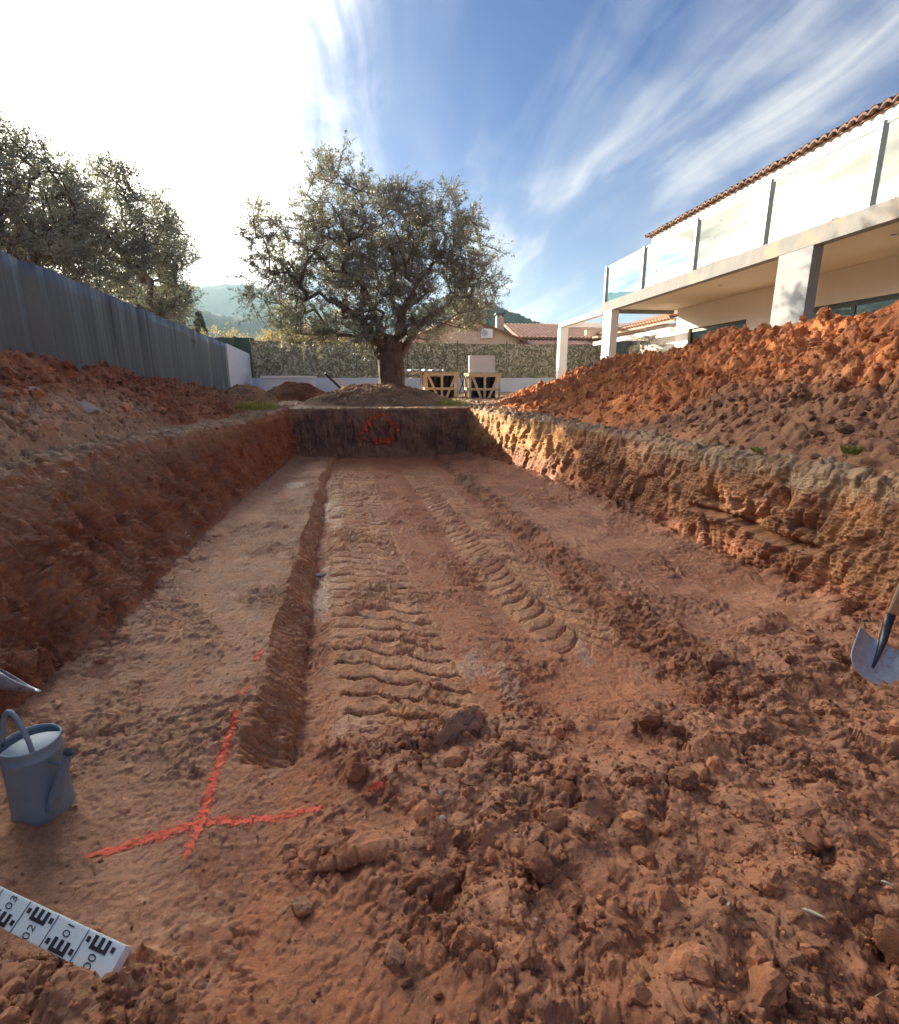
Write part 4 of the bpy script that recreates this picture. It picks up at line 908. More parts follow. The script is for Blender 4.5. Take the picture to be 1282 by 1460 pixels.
# concrete box by the far wall
cb_ = empty('concrete_tank', (0, 0, 0)); tag(cb_, 'flat pale concrete box with a lid before the low white wall', 'concrete box')
MB().box(-5.25, -3.2, 24.0, 25.4, .9, 1.78).build('tank_body', M['panel_white'], cb_, .01); MB().box(-5.32, -3.13, 23.93, 25.47, 1.781, 1.86).build('lid', M['white_wall'], cb_, .01)
tag(MB().tube([(-1.74, 16.0, 1.85), (-1.02, 16.2, 1.12)], .035, 8).build('metal_pole', M['black_frame']), 'dark pole leaning down to the right, left of the olive trunk', 'pole')
tag(MB().bar((-1.62, 16.4, 1.72), (-.6, 16.6, 1.28), .09, .03).build('plank', M['wood_pale']), 'short timber plank lying across the leaning dark pole', 'plank')

# ------------------------------------------------------------------ timber crates and stacks
def crate(x0, x1, y0, y1, z0, z1, label):
    root = empty('timber_crate', ((x0+x1)/2, (y0+y1)/2, z0)); tag(root, label, 'crate', 'timber crates behind the pit'); c = root.location
    def b(nm, a, bb, w_=.075, t=.03, mat='wood_pale', up=(0, 1, 0)): MB().bar(Vector(a) - c, Vector(bb) - c, w_, t, up).build(nm, M[mat], root)
    for (yy, s) in ((y0, 1), (y1, 1)):
        for x in (x0 + .04, (x0 + x1)/2, x1 - .04): b('post', (x, yy, z0), (x, yy, z1))
        for z in (z0 + .05, (z0 + z1)/2, z1 - .04): b('rail', (x0, yy - .028, z), (x1, yy - .028, z))
        b('brace', (x0 + .10, yy - .055, z1 - .06), ((x0+x1)/2 - .07, yy - .055, z0 + .06)); b('brace', (x1 - .10, yy - .055, z1 - .06), ((x0+x1)/2 + .07, yy - .055, z0 + .06))
    for x in (x0, x1):
        for z in (z0 + .05, (z0+z1)/2, z1 - .04): b('rail', (x, y0 + .03, z), (x, y1 - .06, z), up=(1, 0, 0))
    t = MB()
    for k in range(8): yy = y0 + (y1 - y0)*(k + .5)/8; t.box(x0 - c.x - .03, x1 - c.x + .03, yy - c.y - .05, yy - c.y + .05, z1 - c.z + .012, z1 - c.z + .034)
    t.build('lid', M['wood_pale'], root)
    rg = random.Random(int(x0*10)); nI = 5
    for k in range(nI):
        xa = x0 + .10 + (x1 - x0 - .2)*k/nI; m = MB().box(xa - c.x, xa - c.x + (x1-x0-.2)/nI - .05, y0 + .10 - c.y, y1 - .1 - c.y, .08, z1 - z0 - .07 - rg.random()*.06); m.build('dark_panel', M['dark'], root, .01)
    return root
crate(1.22, 2.30, 17.0, 18.0, .92, 1.88, 'open timber crate with dark panels inside, left one of the pair')
crate(2.62, 3.64, 17.0, 18.0, .92, 1.84, 'open timber crate with dark panels inside, right one under the white board')
wb = empty('white_board', (3.08, 17.4, 1.9)); tag(wb, 'white framed board standing on the right timber crate', 'board')
MB().box(-.38, .38, -.10, -.02, .0, .50).build('panel', M['plastic_white'], wb)
f_ = MB(); f_.box(-.42, -.38, -.12, .0, 0, .52); f_.box(.38, .42, -.12, 0, 0, .52); f_.box(-.38, .38, -.12, 0, .50, .53); f_.build('frame', M['white_wall'], wb)
st = empty('work_stand', (.95, 17.6, 0)); tag(st, 'makeshift stand on thin legs left of the left timber crate', 'stand')
MB().box(-.50, .62, -.5, .5, 1.90, 1.94).build('top', M['wood_pale'], st)
for (x, y) in ((-.42, -.4), (.2, -.4), (-.42, .4), (.2, .4)): MB().tube([(x, y, .9), (x, y, 1.9)], .025, 6).build('leg', M['alu'], st)
MB().tube([(-.75, -.42, 1.0), (-.40, -.42, 1.75)], .02, 6).build('brace', M['black_frame'], st)
n = 40; V = []
for j in range(14):
    for i in range(n): x = -.60 + 1.5*i/(n-1); y = -.55 + 1.1*j/13; V.append((x, y, 2.02 + .035*math.sin(i*1.1 + j*.6) + .03*math.sin(i*.37 + 2)*math.cos(j*.8) - .10*max(0, abs(y) - .4)))
F = [(j*n+i, j*n+i+1, (j+1)*n+i+1, (j+1)*n+i) for j in range(13) for i in range(n-1)]
me = bpy.data.meshes.new('plastic_sheet'); me.from_pydata(V, [], F); me.update(); o = link('plastic_sheet', me, M['plastic_grey'], None, True); o.location = (.95, 17.6, -.055)
sd = o.modifiers.new('thick', 'SOLIDIFY'); sd.thickness = .05; tag(o, 'crumpled grey plastic sheet lying over the stand beside the crates', 'plastic sheet')
tag(MB().bar((2.36, 17.3, 1.85), (2.58, 17.3, 1.12), .03, .03).bar((2.58, 17.5, 1.85), (2.34, 17.5, 1.15), .03, .03).bar((2.34, 17.3, 1.13), (2.6, 17.5, 1.13), .03, .03).build('trestle', M['black_frame']), 'dark crossed trestle between the two timber crates', 'trestle')
bx = empty('timber_box', (9.2, 25.6, 1.0)); tag(bx, 'low pale timber box beyond the white pergola post', 'crate')
MB().box(-.95, .65, -.4, .4, 0, .62).build('box_side', M['wood_pale'], bx); MB().box(-1.05, .75, -.46, .46, .622, .68).build('lid', M['wood_pale'], bx)

# ------------------------------------------------------------------ the villa
def villa():
    root = empty('villa', (0, 0, 0)); tag(root, 'two-storey white villa with a glass-railed balcony and clay tile eave on the right', 'house')
    gz = .9
    XB, XW = 7.4, 10.0; Y0, Y1 = -4.0, 18.35
    # slab with its front beam
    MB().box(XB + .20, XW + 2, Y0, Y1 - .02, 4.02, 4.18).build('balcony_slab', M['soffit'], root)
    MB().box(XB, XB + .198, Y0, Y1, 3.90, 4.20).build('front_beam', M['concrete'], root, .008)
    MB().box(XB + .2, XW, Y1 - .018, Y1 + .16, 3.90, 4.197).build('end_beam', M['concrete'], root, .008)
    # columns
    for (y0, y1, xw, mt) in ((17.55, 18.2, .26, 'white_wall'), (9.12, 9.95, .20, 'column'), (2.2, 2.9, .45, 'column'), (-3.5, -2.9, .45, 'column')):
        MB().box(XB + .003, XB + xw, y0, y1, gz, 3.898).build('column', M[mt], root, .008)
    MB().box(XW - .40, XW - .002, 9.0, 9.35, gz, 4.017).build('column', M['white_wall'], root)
    # ground floor wall with openings (x = XW), y ranges of openings
    op = [(9.6, 12.4), (14.4, 17.3), (2.0, 6.0)]; wall = MB(); y = Y0
    for a, b_ in sorted(op):
        wall.box(XW, XW + .25, y, a, gz, 4.017); wall.box(XW, XW + .25, a, b_, 3.31, 4.017); y = b_
    wall.box(XW, XW + .25, y, 18.1, gz, 4.017); wall.box(XW + .25, XW + 8, 17.85, 18.1, gz, 6.5); wall.build('ground_floor_wall', M['white_wall'], root)
    for a, b_ in op:
        f = MB(); x = XW + .08
        f.box(x, x+.07, a, b_, 3.20, 3.308); f.box(x, x+.07, a, a+.08, gz, 3.20); f.box(x, x+.07, b_-.08, b_, gz, 3.20); mid = (a+b_)/2; f.box(x, x+.07, mid-.05, mid+.05, gz, 3.20)
        f = f.build('sliding_window', M['black_frame'], root)
        MB().box(x+.02, x+.035, a+.08, mid-.05, gz, 3.20).build('pane', M['glass_dark'], f); MB().box(x+.02, x+.035, mid+.05, b_-.08, gz, 3.20).build('pane', M['glass_dark'], f)
    MB().box(XW + 3, XW + 3.1, Y0, 17.8, gz, 4.0).build('interior_wall', M['soffit'], root)
    # upper floor: deep eave, frieze beam, recessed wall
    XE = 9.25; XU = 10.9; YE = 18.9
    MB().box(XE, XE + .22, Y0, YE, 6.12, 6.44).build('frieze_beam', M['white_wall'], root, .01)
    MB().box(XE + .22, XU + .0, Y0, YE - .02, 6.22, 6.30).build('eave_soffit', M['white_wall'], root)
    MB().box(XE, XE + .22, YE - .22, YE - .002, 4.2, 6.118).build('corner_pier', M['white_wall'], root)
    up = MB(); y = Y0; ops2 = [(9.9, 13.0), (5.2, 8.3), (-1, 3)]
    for a, b_ in sorted(ops2): up.box(XU, XU + .25, y, a, 4.18, 6.3); up.box(XU, XU + .25, a, b_, 5.9, 6.3); y = b_
    up.box(XU, XU + .25, y, YE - .1, 4.18, 6.3); up.box(XU + .25, XU + 7, YE - .35, YE - .1, 4.18, 7.2); up.build('upper_wall', M['white_wall'], root)
    for a, b_ in ops2:
        f = MB(); x = XU + .08; mid = (a+b_)/2
        f.box(x, x+.07, a, b_, 5.82, 5.898); f.box(x, x+.07, a, a+.07, 4.2, 5.82); f.box(x, x+.07, b_-.07, b_, 4.2, 5.82); f.box(x, x+.07, mid-.04, mid+.04, 4.2, 5.82)
        f = f.build('sliding_window', M['alu'], root)
        MB().box(x+.02, x+.035, a+.07, mid-.04, 4.2, 5.82).build('pane', M['glass_dark'], f); MB().box(x+.02, x+.035, mid+.04, b_-.07, 4.2, 5.82).build('pane', M['glass_dark'], f)
    for y in (6.4, 8.8, 11.2, 13.6, 16.0): 
        for (x, z) in ((9.9, 6.215), (8.6, 4.015)): MB().tube([(x, y, z), (x, y, z - .012)], .05, 14).build('ceiling_spot', M['alu'], root)
    # roof of barrel tiles
    ny, nx = int((YE + .25 - Y0)/.235)*14, 40; Yr = np.linspace(Y0, YE + .25, ny); Xr = np.linspace(XE - .16, XE + 7.5, nx)
    Yg, Xg = np.meshgrid(Yr, Xr); ph = Yg/.235*np.pi*1.0; sl = (Xg - (XE - .16))*.27
    row = ((Xg - XE + .16)/.36) % 1
    Zr = 6.50 + sl + .075*np.abs(np.sin(ph)) - .015*row + .006*np.sin(np.floor(ph/np.pi)*2.7)
    Xg2 = Xg + np.where(Xg < XE, .018*np.sin(np.floor(ph/np.pi)*5.1), 0)
    top = np.stack([Xg2, Yg, Zr], -1); bot = top - np.array([0, 0, .055]); idx = np.arange(nx*ny).reshape(nx, ny)
    q = np.stack([idx[:-1, :-1], idx[:-1, 1:], idx[1:, 1:], idx[1:, :-1]], -1).reshape(-1, 4)
    fr_ = np.stack([idx[0, :-1], idx[0, 1:], idx[0, 1:] + nx*ny, idx[0, :-1] + nx*ny], -1); en = np.stack([idx[:-1, -1], idx[1:, -1], idx[1:, -1] + nx*ny, idx[:-1, -1] + nx*ny], -1)
    me = np_mesh('roof', np.concatenate([top.reshape(-1, 3), bot.reshape(-1, 3)]), np.concatenate([q, q[:, ::-1] + nx*ny, fr_, en])); link('roof', me, M['tile'], root)
    MB().box(XE - .04, XE + .3, Y0, YE + .1, 6.442, 6.475).build('eave_board', M['brown_fascia'], root)
    # balustrade
    bal = empty('balustrade'); bal.parent = root
    py_ = [18.25, 15.6, 12.95, 10.5, 8.15, 5.6, 3.0, .4, -2.2]
    for y in py_: MB().box(XB + .0, XB + .11, y - .05, y + .05, 4.201, 5.36).build('post', M['alu'], bal, .006)
    for a, b_ in zip(py_[1:], py_[:-1]):
        MB().box(XB + .052, XB + .064, a + .055, b_ - .055, 4.23, 5.30).build('glass_panel', M['glass'], bal)
        MB().box(XB + .035, XB + .082, a + .051, b_ - .051, 5.302, 5.33).build('top_rail', M['white_wall'], bal)
    MB().box(XB + .12, XE + .0, 18.244, 18.256, 4.23, 5.30).build('glass_panel', M['glass'], bal)
    MB().box(XE - .12, XE - .04, 18.21, 18.29, 4.2, 5.36).build('post', M['alu'], bal)
def glass_mat(name, tint, refl, rough=.01):
    m = bpy.data.materials.new(name); m.use_nodes = True; nt = m.node_tree; nt.nodes.clear(); o = N(nt, 'ShaderNodeOutputMaterial')
    t = N(nt, 'ShaderNodeBsdfTransparent'); t.inputs[0].default_value = (*tint, 1); g = N(nt, 'ShaderNodeBsdfGlossy'); g.inputs['Roughness'].default_value = rough; g.inputs[0].default_value = (.9, .95, .95, 1)
    fr_ = N(nt, 'ShaderNodeFresnel'); fr_.inputs[0].default_value = 1.5; mx_ = N(nt, 'ShaderNodeMixShader')
    gg = N(nt, 'ShaderNodeNewGeometry'); nt.links.new(mathn(nt, 'MULTIPLY', mathn(nt, 'ADD', fr_.outputs[0], refl, clamp=True), mathn(nt, 'SUBTRACT', 1., gg.outputs['Backfacing'])), mx_.inputs[0]); nt.links.new(t.outputs[0], mx_.inputs[1]); nt.links.new(g.outputs[0], mx_.inputs[2]); nt.links.new(mx_.outputs[0], o.inputs[0]); return m
M['glass'] = glass_mat('railing_glass', (.86, .93, .91), .04); M['glass_dark'] = glass_mat('window_glass', (.35, .42, .42), .12)
villa()
def pergola():
    root = empty('pergola', (0, 0, 0)); tag(root, 'white square-beam pergola frame joined to the end of the villa', 'pergola')
    MB().box(7.45, 7.80, 22.9, 23.25, .9, 3.878).build('post', M['white_wall'], root, .006)
    MB().box(7.45, 13.2, 22.9, 23.15, 3.88, 4.06).build('beam', M['white_wall'], root)
    MB().box(7.45, 7.72, 18.52, 22.898, 3.88, 4.05).build('beam', M['white_wall'], root)
pergola()
def annex():
    root = empty('annex', (0, 0, 0)); tag(root, 'low white annex with a clay tile eave seen under the balcony', 'house')
    MB().box(10.6, 16, 18.3, 21.5, .9, 3.7).build('wall', M['white_wall'], root)
    MB().box(11.7, 16, 21.502, 26.3, .9, 3.3).build('side_wall', M['white_wall'], root)
    MB().box(9.9, 10.1, 18.3, 25.4, 3.30, 3.46).build('beam', M['white_wall'], root); MB().box(10.102, 11.7, 22.4, 22.6, 3.32, 3.45).build('beam', M['white_wall'], root)
    ny, nx = int(7.6/.235)*12, 16; Yg, Xg = np.meshgrid(np.linspace(18.3, 25.9, ny), np.linspace(9.85, 15, nx)); Zr = 3.78 + (Xg - 9.85)*.27 + .07*np.abs(np.sin(Yg/.235*np.pi))
    top = np.stack([Xg, Yg, Zr], -1); bot = top - np.array([0, 0, .05]); idx = np.arange(nx*ny).reshape(nx, ny); q = np.stack([idx[:-1, :-1], idx[:-1, 1:], idx[1:, 1:], idx[1:, :-1]], -1).reshape(-1, 4)
    fr_ = np.stack([idx[0, :-1], idx[0, 1:], idx[0, 1:] + nx*ny, idx[0, :-1] + nx*ny], -1)
    link('roof', np_mesh('roof', np.concatenate([top.reshape(-1, 3), bot.reshape(-1, 3)]), np.concatenate([q, q[:, ::-1] + nx*ny, fr_])), M['neighbour_tile'], root)
    MB().box(10.0, 10.12, 18.3, 25.8, 3.66, 3.775).build('eave_board', M['pink_wall'], root)
annex()
M['blue_panel'] = simple('blue_grey_screen', (.075, .115, .155), .8, var=.45, vs=2.2)
tag(MB().box(10.7, 12.3, 25.3, 25.36, .95, 3.72).build('privacy_screen', M['blue_panel']), 'dark blue-grey screen beside the white annex wall', 'screen')
tag(MB().box(9.4, 12.6, 25.0, 25.25, 3.74, 3.98).build('fascia_beam', M['pink_wall']), 'pinkish horizontal beam above the blue-grey screen', 'beam')
def tile_roof(name, parent, x0, x1, y0, y1, z0, rise, axis, mat, drop=.05):
    """slope rising along +y (axis 'y') or towards a ridge along x"""
    nx = int((x1-x0)/.26)*8; ny = 24; Xg, Yg = np.meshgrid(np.linspace(x0, x1, nx), np.linspace(y0, y1, ny)); t = (Yg - y0)/(y1 - y0)
    Z = z0 + rise*t + .08*np.abs(np.sin((Xg - x0)/.26*np.pi)); top = np.stack([Xg, Yg, Z], -1); bot = top - np.array([0, 0, drop]); idx = np.arange(nx*ny).reshape(ny, nx)
    q = np.stack([idx[:-1, :-1], idx[:-1, 1:], idx[1:, 1:], idx[1:, :-1]], -1).reshape(-1, 4); fr_ = np.stack([idx[0, :-1], idx[0, 1:], idx[0, 1:] + nx*ny, idx[0, :-1] + nx*ny], -1)
    return link(name, np_mesh(name, np.concatenate([top.reshape(-1, 3), bot.reshape(-1, 3)]), np.concatenate([q, q[:, ::-1] + nx*ny, fr_])), mat, parent)
def neighbour_right():
    root = empty('neighbour_house', (0, 0, 0)); tag(root, 'low neighbouring house with a broad clay tile roof behind the speckled screen', 'house', 'neighbouring houses beyond the far wall')
    MB().box(8.6, 22, 34.3, 42, 1, 4.35).build('wall', M['pink_wall'], root)
    tile_roof('roof', root, 8.2, 22, 33.8, 38.2, 4.30, 1.25, 'y', M['neighbour_tile']); MB().box(8.3, 22, 33.86, 33.95, 4.12, 4.27).build('fascia', M['brown_fascia'], root)
    tile_roof('lower_roof', root, 8.0, 12.6, 32.3, 33.6, 3.78, .3, 'y', M['neighbour_tile'])
neighbour_right()
def neighbour_left():
    root = empty('neighbour_house', (0, 0, 0)); tag(root, 'pink gabled neighbouring house with a wall-mounted air conditioner and chimney', 'house', 'neighbouring houses beyond the far wall')
    x0, x1, y0, y1 = 1.6, 8.2, 33.0, 40; xm, zr, ze = 4.6, 5.45, 4.15
    V = [(x0, y0, 1), (x1, y0, 1), (x1, y0, ze), (xm, y0, zr), (x0, y0, ze), (x0, y1, 1), (x1, y1, 1), (x1, y1, ze), (xm, y1, zr), (x0, y1, ze)]
    MB().add(V, [(0, 1, 2, 3, 4), (9, 8, 7, 6, 5), (0, 4, 9, 5), (1, 6, 7, 2)]).build('wall', M['pink_wall'], root)
    for (xa, za, xb, zb) in ((x0 - .4, ze - .17, xm, zr), (x1 + .4, ze - .17, xm, zr)):
        n = 90; V = []
        for j in range(30):
            for k in range(2):
                for i in range(13): t = i/12; V.append((xa + (xb-xa)*t, y0 - .35 + (y1 - y0 + .5)*j/29, za + (zb-za)*t + .05 + .06*abs(math.sin(j*1.57)) - k*.12))
        F = []
        for j in range(29):
            for i in range(12): a = j*26 + i; F += [(a, a+1, a+27, a+26), (a+13, a+39, a+40, a+14)]
        for i in range(12): F.append((i, i+13, i+14, i+1))
        me = bpy.data.meshes.new('roof'); me.from_pydata(V, [], F); me.update(); link('roof', me, M['neighbour_tile'], root)
    MB().bar((x1 + .38, y0 - .37, ze - .17), (xm, y0 - .37, zr - .01), .03, .14, (0, 0, 1)).build('barge_board', M['brown_fascia'], root)
    ch = MB().box(7.0, 7.45, 34.2, 34.7, 4.2, 5.55).build('chimney', M['pink_wall'], root); MB().box(6.92, 7.53, 34.12, 34.78, 5.70, 5.78).box(7.02, 7.10, 34.2, 34.7, 5.552, 5.698).box(7.35, 7.43, 34.2, 34.7, 5.552, 5.698).build('chimney_cap', M['black_frame'], ch)
    ac = MB().box(5.75, 6.45, 32.66, 32.99, 4.18, 4.72).build('air_conditioner', M['plastic_white'], root, .02); MB().tube([(5.98, 32.655, 4.45), (5.98, 32.63, 4.45)], .19, 20).build('fan_grille', M['alu'], ac)
neighbour_left()

# ------------------------------------------------------------------ watering can
def lathe(prof, n=48, close=True):
    V = []; F = []
    for (r, z) in prof:
        for k in range(n): a = 2*math.pi*k/n; V.append((r*math.cos(a), r*math.sin(a), z))
    for i in range(len(prof)-1):
        for k in range(n): F.append((i*n+k, i*n+(k+1) % n, (i+1)*n+(k+1) % n, (i+1)*n+k))
    return V, F
def watering_can():
    gz = ground_z(-1.185, 1.635)
    root = empty('watering_can', (-1.185, 1.635, gz - .012), R(0)); root.scale = (.77, .77, .98); tag(root, 'blue-grey zinc watering can with an arched handle standing by the left wall of the pit', 'watering can')
    V, F = lathe([(.002, 0), (.108, 0), (.114, .012), (.110, .03), (.108, .10), (.106, .225), (.110, .230), (.110, .238), (.106, .243), (.105, .262), (.109, .268), (.109, .276), (.104, .276), (.102, .262), (.100, .20), (.102, .02), (.002, .015)])
    m = MB(); m.add(V, F); m.build('body', M['zinc'], root, smooth=True)
    # half lid: covers the front part of the mouth, curved front edge, slightly domed
    V = []; F = []; n = 36; m_ = 12
    for j in range(m_ + 1):
        for i in range(n + 1):
            s = -1 + 2*i/n; x = s*.1025; yb = math.sqrt(max(0, .1028**2 - x*x)); ye = .018 - .03*s*s; ye = min(ye, yb); y = -yb + (ye + yb)*j/m_
            V.append((x, y, .268 + .014*(1 - (x*x + y*y)/.0106)))
    F = [(j*(n+1)+i, j*(n+1)+i+1, (j+1)*(n+1)+i+1, (j+1)*(n+1)+i) for j in range(m_) for i in range(n)]
    me = bpy.data.meshes.new('half_lid'); me.from_pydata(V, [], F); me.update(); lid = link('half_lid', me, M['zinc'], root, True); lid.rotation_euler = (0, 0, R(40)); md = lid.modifiers.new('t', 'SOLIDIFY'); md.thickness = .0025
    # arched handle front to back
    pts = []; A = Vector((.055, -.075, .270)); B = Vector((-.101, -.008, .266))
    for i in range(25): t = i/24; p = A.lerp(B, t); pts.append((p.x + .0*t, p.y, p.z + .135*math.sin(math.pi*t)**.75))
    MB().tube(pts, .0095, 12).build('handle', M['zinc'], root, smooth=True)
    A2 = Vector((-.10, .03, .25)); pts = [A2 + Vector((-.055*math.sin(math.pi*i/14), .01, -.17*i/14)) for i in range(15)]; MB().tube(pts, .008, 10).build('back_handle', M['zinc'], root, smooth=True)
    # spout towards the lens, right side
    s0 = Vector((.082, -.068, .050)); s1 = Vector((.200, -.092, .268))
    MB().tube([s0.lerp(s1, t) for t in (0, .3, .6, .9, 1)], [.029, .025, .021, .0175, .0175], 20, False).build('spout', M['zinc'], root, smooth=True)
    d = (s1 - s0).normalized(); MB().tube([s1 - d*.006, s1 + d*.002], .0205, 20, False).tube([s1 - d*.05, s1 - d*.03], .0150, 16, True).build('spout_rim', M['zinc'], root, smooth=True)
    MB().tube([(.092, -.050, .212), s0.lerp(s1, .78)], .0055, 8).build('strut', M['zinc'], root, smooth=True)
watering_can()
# ------------------------------------------------------------------ shovel
def blade_mesh(L, W, t=.003, cup=.035):
    n, m = 28, 24; V = []
    for j in range(m + 1):
        v = j/m                                            # 0 shoulder, 1 tip
        hw = W/2*(1 - .06*v)*(math.sqrt(max(0, 1 - ((v - .5)/.5)**2.6)) if v > .5 else 1.0); hw = max(hw, .002)
        for i in range(n + 1):
            s = -1 + 2*i/n; x = s*hw; ridge = .020*math.exp(-(x/.018)**2)*max(0, 1 - v/.62)
            V.append((x, -v*L, cup*(s*s)*(hw/(W/2))**2*(1 - .45*v) + ridge + .02*v*v))
    F = [(j*(n+1)+i, j*(n+1)+i+1, (j+1)*(n+1)+i+1, (j+1)*(n+1)+i) for j in range(m) for i in range(n)]
    me = bpy.data.meshes.new('blade'); me.from_pydata(V, [], F); me.update(); return me
def shovel():
    root = empty('shovel', (2.44, 2.145, .325)); tag(root, 'round-point steel shovel with a pale wooden shaft leaning on the right wall', 'shovel')
    # local: blade down -Y, socket up +Y, face +Z ; orient so it leans back and tips left
    up = Vector((.045, -.03, .46)).normalized(); down = -up
    blade_dir = Vector((-.150, -.105, -.130)).normalized()
    yax = -blade_dir; face = Vector((-.35, -.80, .50)); face = (face - yax*face.dot(yax)).normalized(); xax = yax.cross(face)
    b = link('blade', blade_mesh(.245, .235), M['steel'], root, True); b.matrix_local = Matrix(((xax.x, yax.x, face.x, 0), (xax.y, yax.y, face.y, 0), (xax.z, yax.z, face.z, 0), (0, 0, 0, 1)))
    md = b.modifiers.new('t', 'SOLIDIFY'); md.thickness = .003
    p1 = yax*.05 + up*.05; p2 = p1 + up*.075
    MB().tube([blade_dir*.16 + face*.012, blade_dir*.05 + face*.016, yax*.01 + face*.012, p1, p2], [.006, .013, .019, .021, .020], 16).build('socket', M['black_paint'], root, smooth=True)
    MB().tube([p2 - up*.01, p2 + up*.5, p2 + up*1.15 + Vector((.03, .01, 0))], [.0185, .019, .018], 16).build('shaft', M['handle_wood'], root, smooth=True)
shovel()
# ------------------------------------------------------------------ scoop-ended steel tool at the left
def scoop():
    root = empty('steel_scoop', (-1.68, 2.15, .42), 0); tag(root, 'hollow pointed steel scoop end poking in from the left edge above the watering can', 'scoop')
    n, m = 30, 20; V = []
    for j in range(m + 1):
        v = j/m; x = -.30 + .54*v; r = .052 - .006*v; amax = math.pi*(1 - (max(0, v - .55)/.45)**.8*.80)
        for i in range(n + 1):
            a = -math.pi/2 - .35 + amax*(-1 + 2*i/n); V.append((x, r*math.cos(a)*.9, r*math.sin(a) + .004*v))
    F = [(j*(n+1)+i, j*(n+1)+i+1, (j+1)*(n+1)+i+1, (j+1)*(n+1)+i) for j in range(m) for i in range(n)]
    me = bpy.data.meshes.new('scoop_blade'); me.from_pydata(V, [], F); me.update(); o = link('scoop_blade', me, M['steel'], root, True); md = o.modifiers.new('t', 'SOLIDIFY'); md.thickness = .003; o.rotation_euler = (R(-20), R(4), R(-8))
    MB().tube([(-.28, .04, 0), (-.75, .10, -.03)], .02, 12).build('shaft', M['handle_wood'], root, smooth=True)
scoop()
# ------------------------------------------------------------------ levelling staff
def staff():
    E = Vector((-.632, .970, .355)); S = Vector((-1.055, 1.18, .352)); d = (E - S).normalized(); Lt = 1.9
    fac = Vector((.20, -.62, .76)); fac = (fac - d*fac.dot(d)).normalized(); yax = fac.cross(d)     # x along the staff to its end, z face
    root = empty('levelling_staff', (0, 0, 0)); root.matrix_world = Matrix(((d.x, yax.x, fac.x, E.x), (d.y, yax.y, fac.y, E.y), (d.z, yax.z, fac.z, E.z), (0, 0, 0, 1)))
    tag(root, 'pale levelling staff with black E marks and numbers lying over the near left soil', 'levelling staff')
    W = .062; MB().box(-Lt, 0, -W/2, W/2, -.024, 0).build('staff_body', M['staff'], root, .003)
    MB().box(.0005, .007, -W/2 - .001, W/2 + .001, -.025, .001).build('end_cap', M['plastic_white'], root, .002)
    s = .0012
    def rect(m, x0, x1, y0, y1): m.box(min(x0, x1), max(x0, x1), min(y0, y1), max(y0, y1), .0002, s)
    for k in range(16):
        x = -.012 - k*.1; lo = (k % 2 == 0); m = MB()
        # E block 5 cm: comb open to one side, then three small dots
        ya, yb = (.003, .028) if lo else (-.028, -.003); spine = ya if lo else yb
        rect(m, x - .070, x - .020, ya, ya + .007) if True else None
        for q in (0, 2, 4): rect(m, x - .020 - q*.01, x - .030 - q*.01, ya + .007, yb)
        rect(m, x - .002, x - .012, ya + .008, ya + .018)
        rect(m, x - .078, x - .088, ya + .008, ya + .018)
        m.build('graduation', M['ink'], root)
        l_ = MB(); rect(l_, x - .0945, x - .0960, -.031, .031); l_.build('division_line', M['ink'], root)
        cu = bpy.data.curves.new('number', 'FONT'); cu.body = '%02d' % (k + 0); cu.size = .030; cu.extrude = .0004; cu.offset = -.0004; cu.align_x = 'CENTER'; cu.align_y = 'CENTER'
        t = bpy.data.objects.new('tmp', cu); col.objects.link(t); bpy.context.view_layer.update(); me = bpy.data.meshes.new_from_object(t.evaluated_get(bpy.context.evaluated_depsgraph_get())); bpy.data.objects.remove(t)
        t = link('number', me, None, root); me.materials.clear(); me.materials.append(M['ink']); t.location = (x - .046, -.016 if lo else .016, .0009); t.rotation_euler = (0, 0, R(90))
staff()
# ------------------------------------------------------------------ torn membrane lump, stones, chips
def fold_cloth():
    cx, cy = .26, 1.80; n, m = 90, 50; V = []; gz = ground_z(cx, cy)
    U, W_ = np.meshgrid(np.linspace(-1, 1, n), np.linspace(-1, 1, m)); X = cx + U*.11 + W_*.02; Y = cy + W_*.045 + U*.045
    f = fbm(U*1.0, W_*3.0, 0*U + 2, 1.4, 4, .55, 2); Z = gz + .005 + .055*np.clip(f + .30, 0, 1) + .025*np.sin(W_*5 + U*2)*(1 - U*U); Z -= .07*sm(.6, 1., np.maximum(np.abs(U), np.abs(W_))); idx = np.arange(n*m).reshape(m, n)
    F = np.stack([idx[:-1, :-1], idx[:-1, 1:], idx[1:, 1:], idx[1:, :-1]], -1).reshape(-1, 4)
    o = link('membrane_scrap', np_mesh('membrane_scrap', np.stack([X, Y, Z], -1).reshape(-1, 3), F), simple('muddy_membrane', (.46, .26, .16), .6, var=.3, vs=12, bump=.4, bs=50, dirt=((.60, .50, .38), 14., .66, .8)))
    md = o.modifiers.new('t', 'SOLIDIFY'); md.thickness = .004; tag(o, 'crumpled muddy membrane scrap half buried at the near end of the trench', 'membrane')
fold_cloth()
def stone(name, x, y, z, s, mat, label, cat, sub=LV2, squash=(1, 1, .7), group=None):
    v = sub[0][random.randrange(len(sub[0]))]*np.array(squash)*s + np.array([0, 0, 0]); me = np_mesh(name, v, sub[1]); me.polygons.foreach_set('use_smooth', np.zeros(len(sub[1]), bool)); o = link(name, me, mat); o.location = (x, y, z); o.rotation_euler = (0, 0, random.random()*6); tag(o, label, cat, group); return o
M['pale_chip'] = simple('pale_chip', (.66, .60, .36), .7, var=.15); M['chalk'] = simple('chalk', (.42, .38, .33), .9, var=.2, vs=20, bump=.3); M['wet_clod'] = simple('wet_clod', (.36, .18, .095), .75, var=.35, vs=30, bump=.8, bs=90)
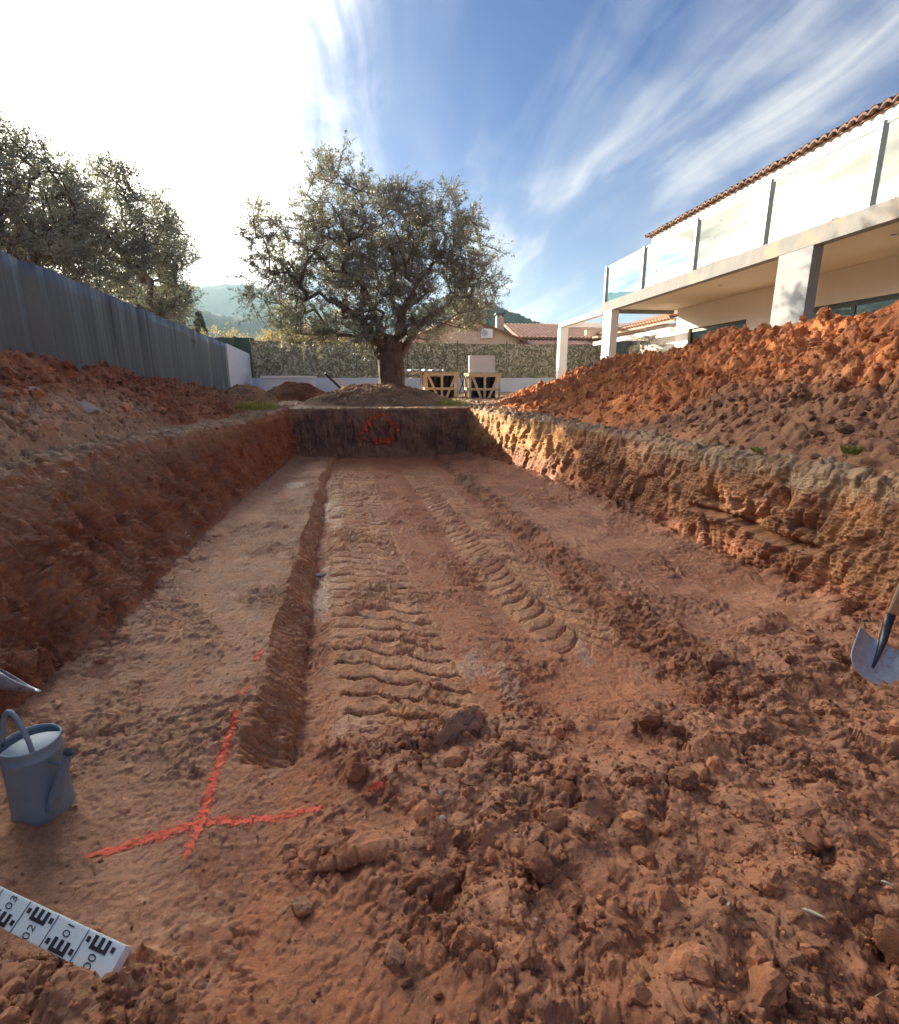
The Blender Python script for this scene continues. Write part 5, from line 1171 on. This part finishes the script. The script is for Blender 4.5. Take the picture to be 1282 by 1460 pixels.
for (x, y, s, sq, lb) in ((1.05, .95, .022, (1.2, .35, .25), 'yellowish wood chip, the largest of the pale flecks in the near right soil'), (1.33, 1.01, .016, (.3, 1.2, .3), 'thin whitish sliver upright in the soil at the right edge'), (.84, .87, .011, (1, .8, .5), 'small white pebble near the bottom edge')):
    stone('wood_chip' if 'chip' in lb or 'sliver' in lb else 'pebble', x, y, ground_z(x, y) + .012, s, M['pale_chip'] if 'chip' in lb else M['chalk'], lb, 'chip' if 'pebble' not in lb else 'pebble', LV2, sq, 'pale flecks in the near right soil')
for (x, y, s, lb) in ((-.015, 1.02, .042, 'brown clod standing on edge in the near centre floor'), (-.27, 1.19, .035, 'round brown clod lying alone in the near left of centre'), (.40, 1.98, .032, 'flat brown clod just behind the membrane scrap'), (.05, 3.95, .085, 'pale upturned soil flake at the inner edge of the left tyre track')):
    stone('soil_clod', x, y, ground_z(x, y) + s*.15, s, M['wet_clod'], lb, 'clod', group='single clods lying on the pit floor', sub=LV2, squash=(1.1, .8, .8) if s < .08 else (1.1, .6, .35))
for (x, y, s, lb) in ((-.62, 4.4, .055, 'white stone at the top of the left trench step, nearer one'), (-3.1, 4.9, .16, 'large whitish stone lying high on the left bank'), (-2.85, 5.4, .20, 'broad pale stone lower on the left bank beside the reddish heap'), (-2.12, 8.2, .05, 'small white scrap in the left wall below the green grass')):
    stone('pale_stone', x, y, (ground_z(x, y) if x > -2.3 else 1.0 + (-2.45 - x)*.78) + s*.15, s, M['chalk'], lb, 'stone', LV2, (1.2, .8, .45), 'pale stones on the left side')

# ------------------------------------------------------------------ the air between here and the hills
hz_ = MB().box(-1400, 1400, -250, 1400, -6, 186).build('haze', None); hz_['kind'] = 'stuff'; hz_['label'] = 'pale blue haze over the valley'
hm = bpy.data.materials.new('haze'); hm.use_nodes = True; nt = hm.node_tree; nt.nodes.clear(); o_ = N(nt, 'ShaderNodeOutputMaterial'); pv = N(nt, 'ShaderNodeVolumePrincipled')
pv.inputs['Color'].default_value = (.50, .78, .95, 1); pv.inputs['Density'].default_value = .00030; pv.inputs['Anisotropy'].default_value = .35; nt.links.new(pv.outputs[0], o_.inputs['Volume']); hz_.data.materials.append(hm)
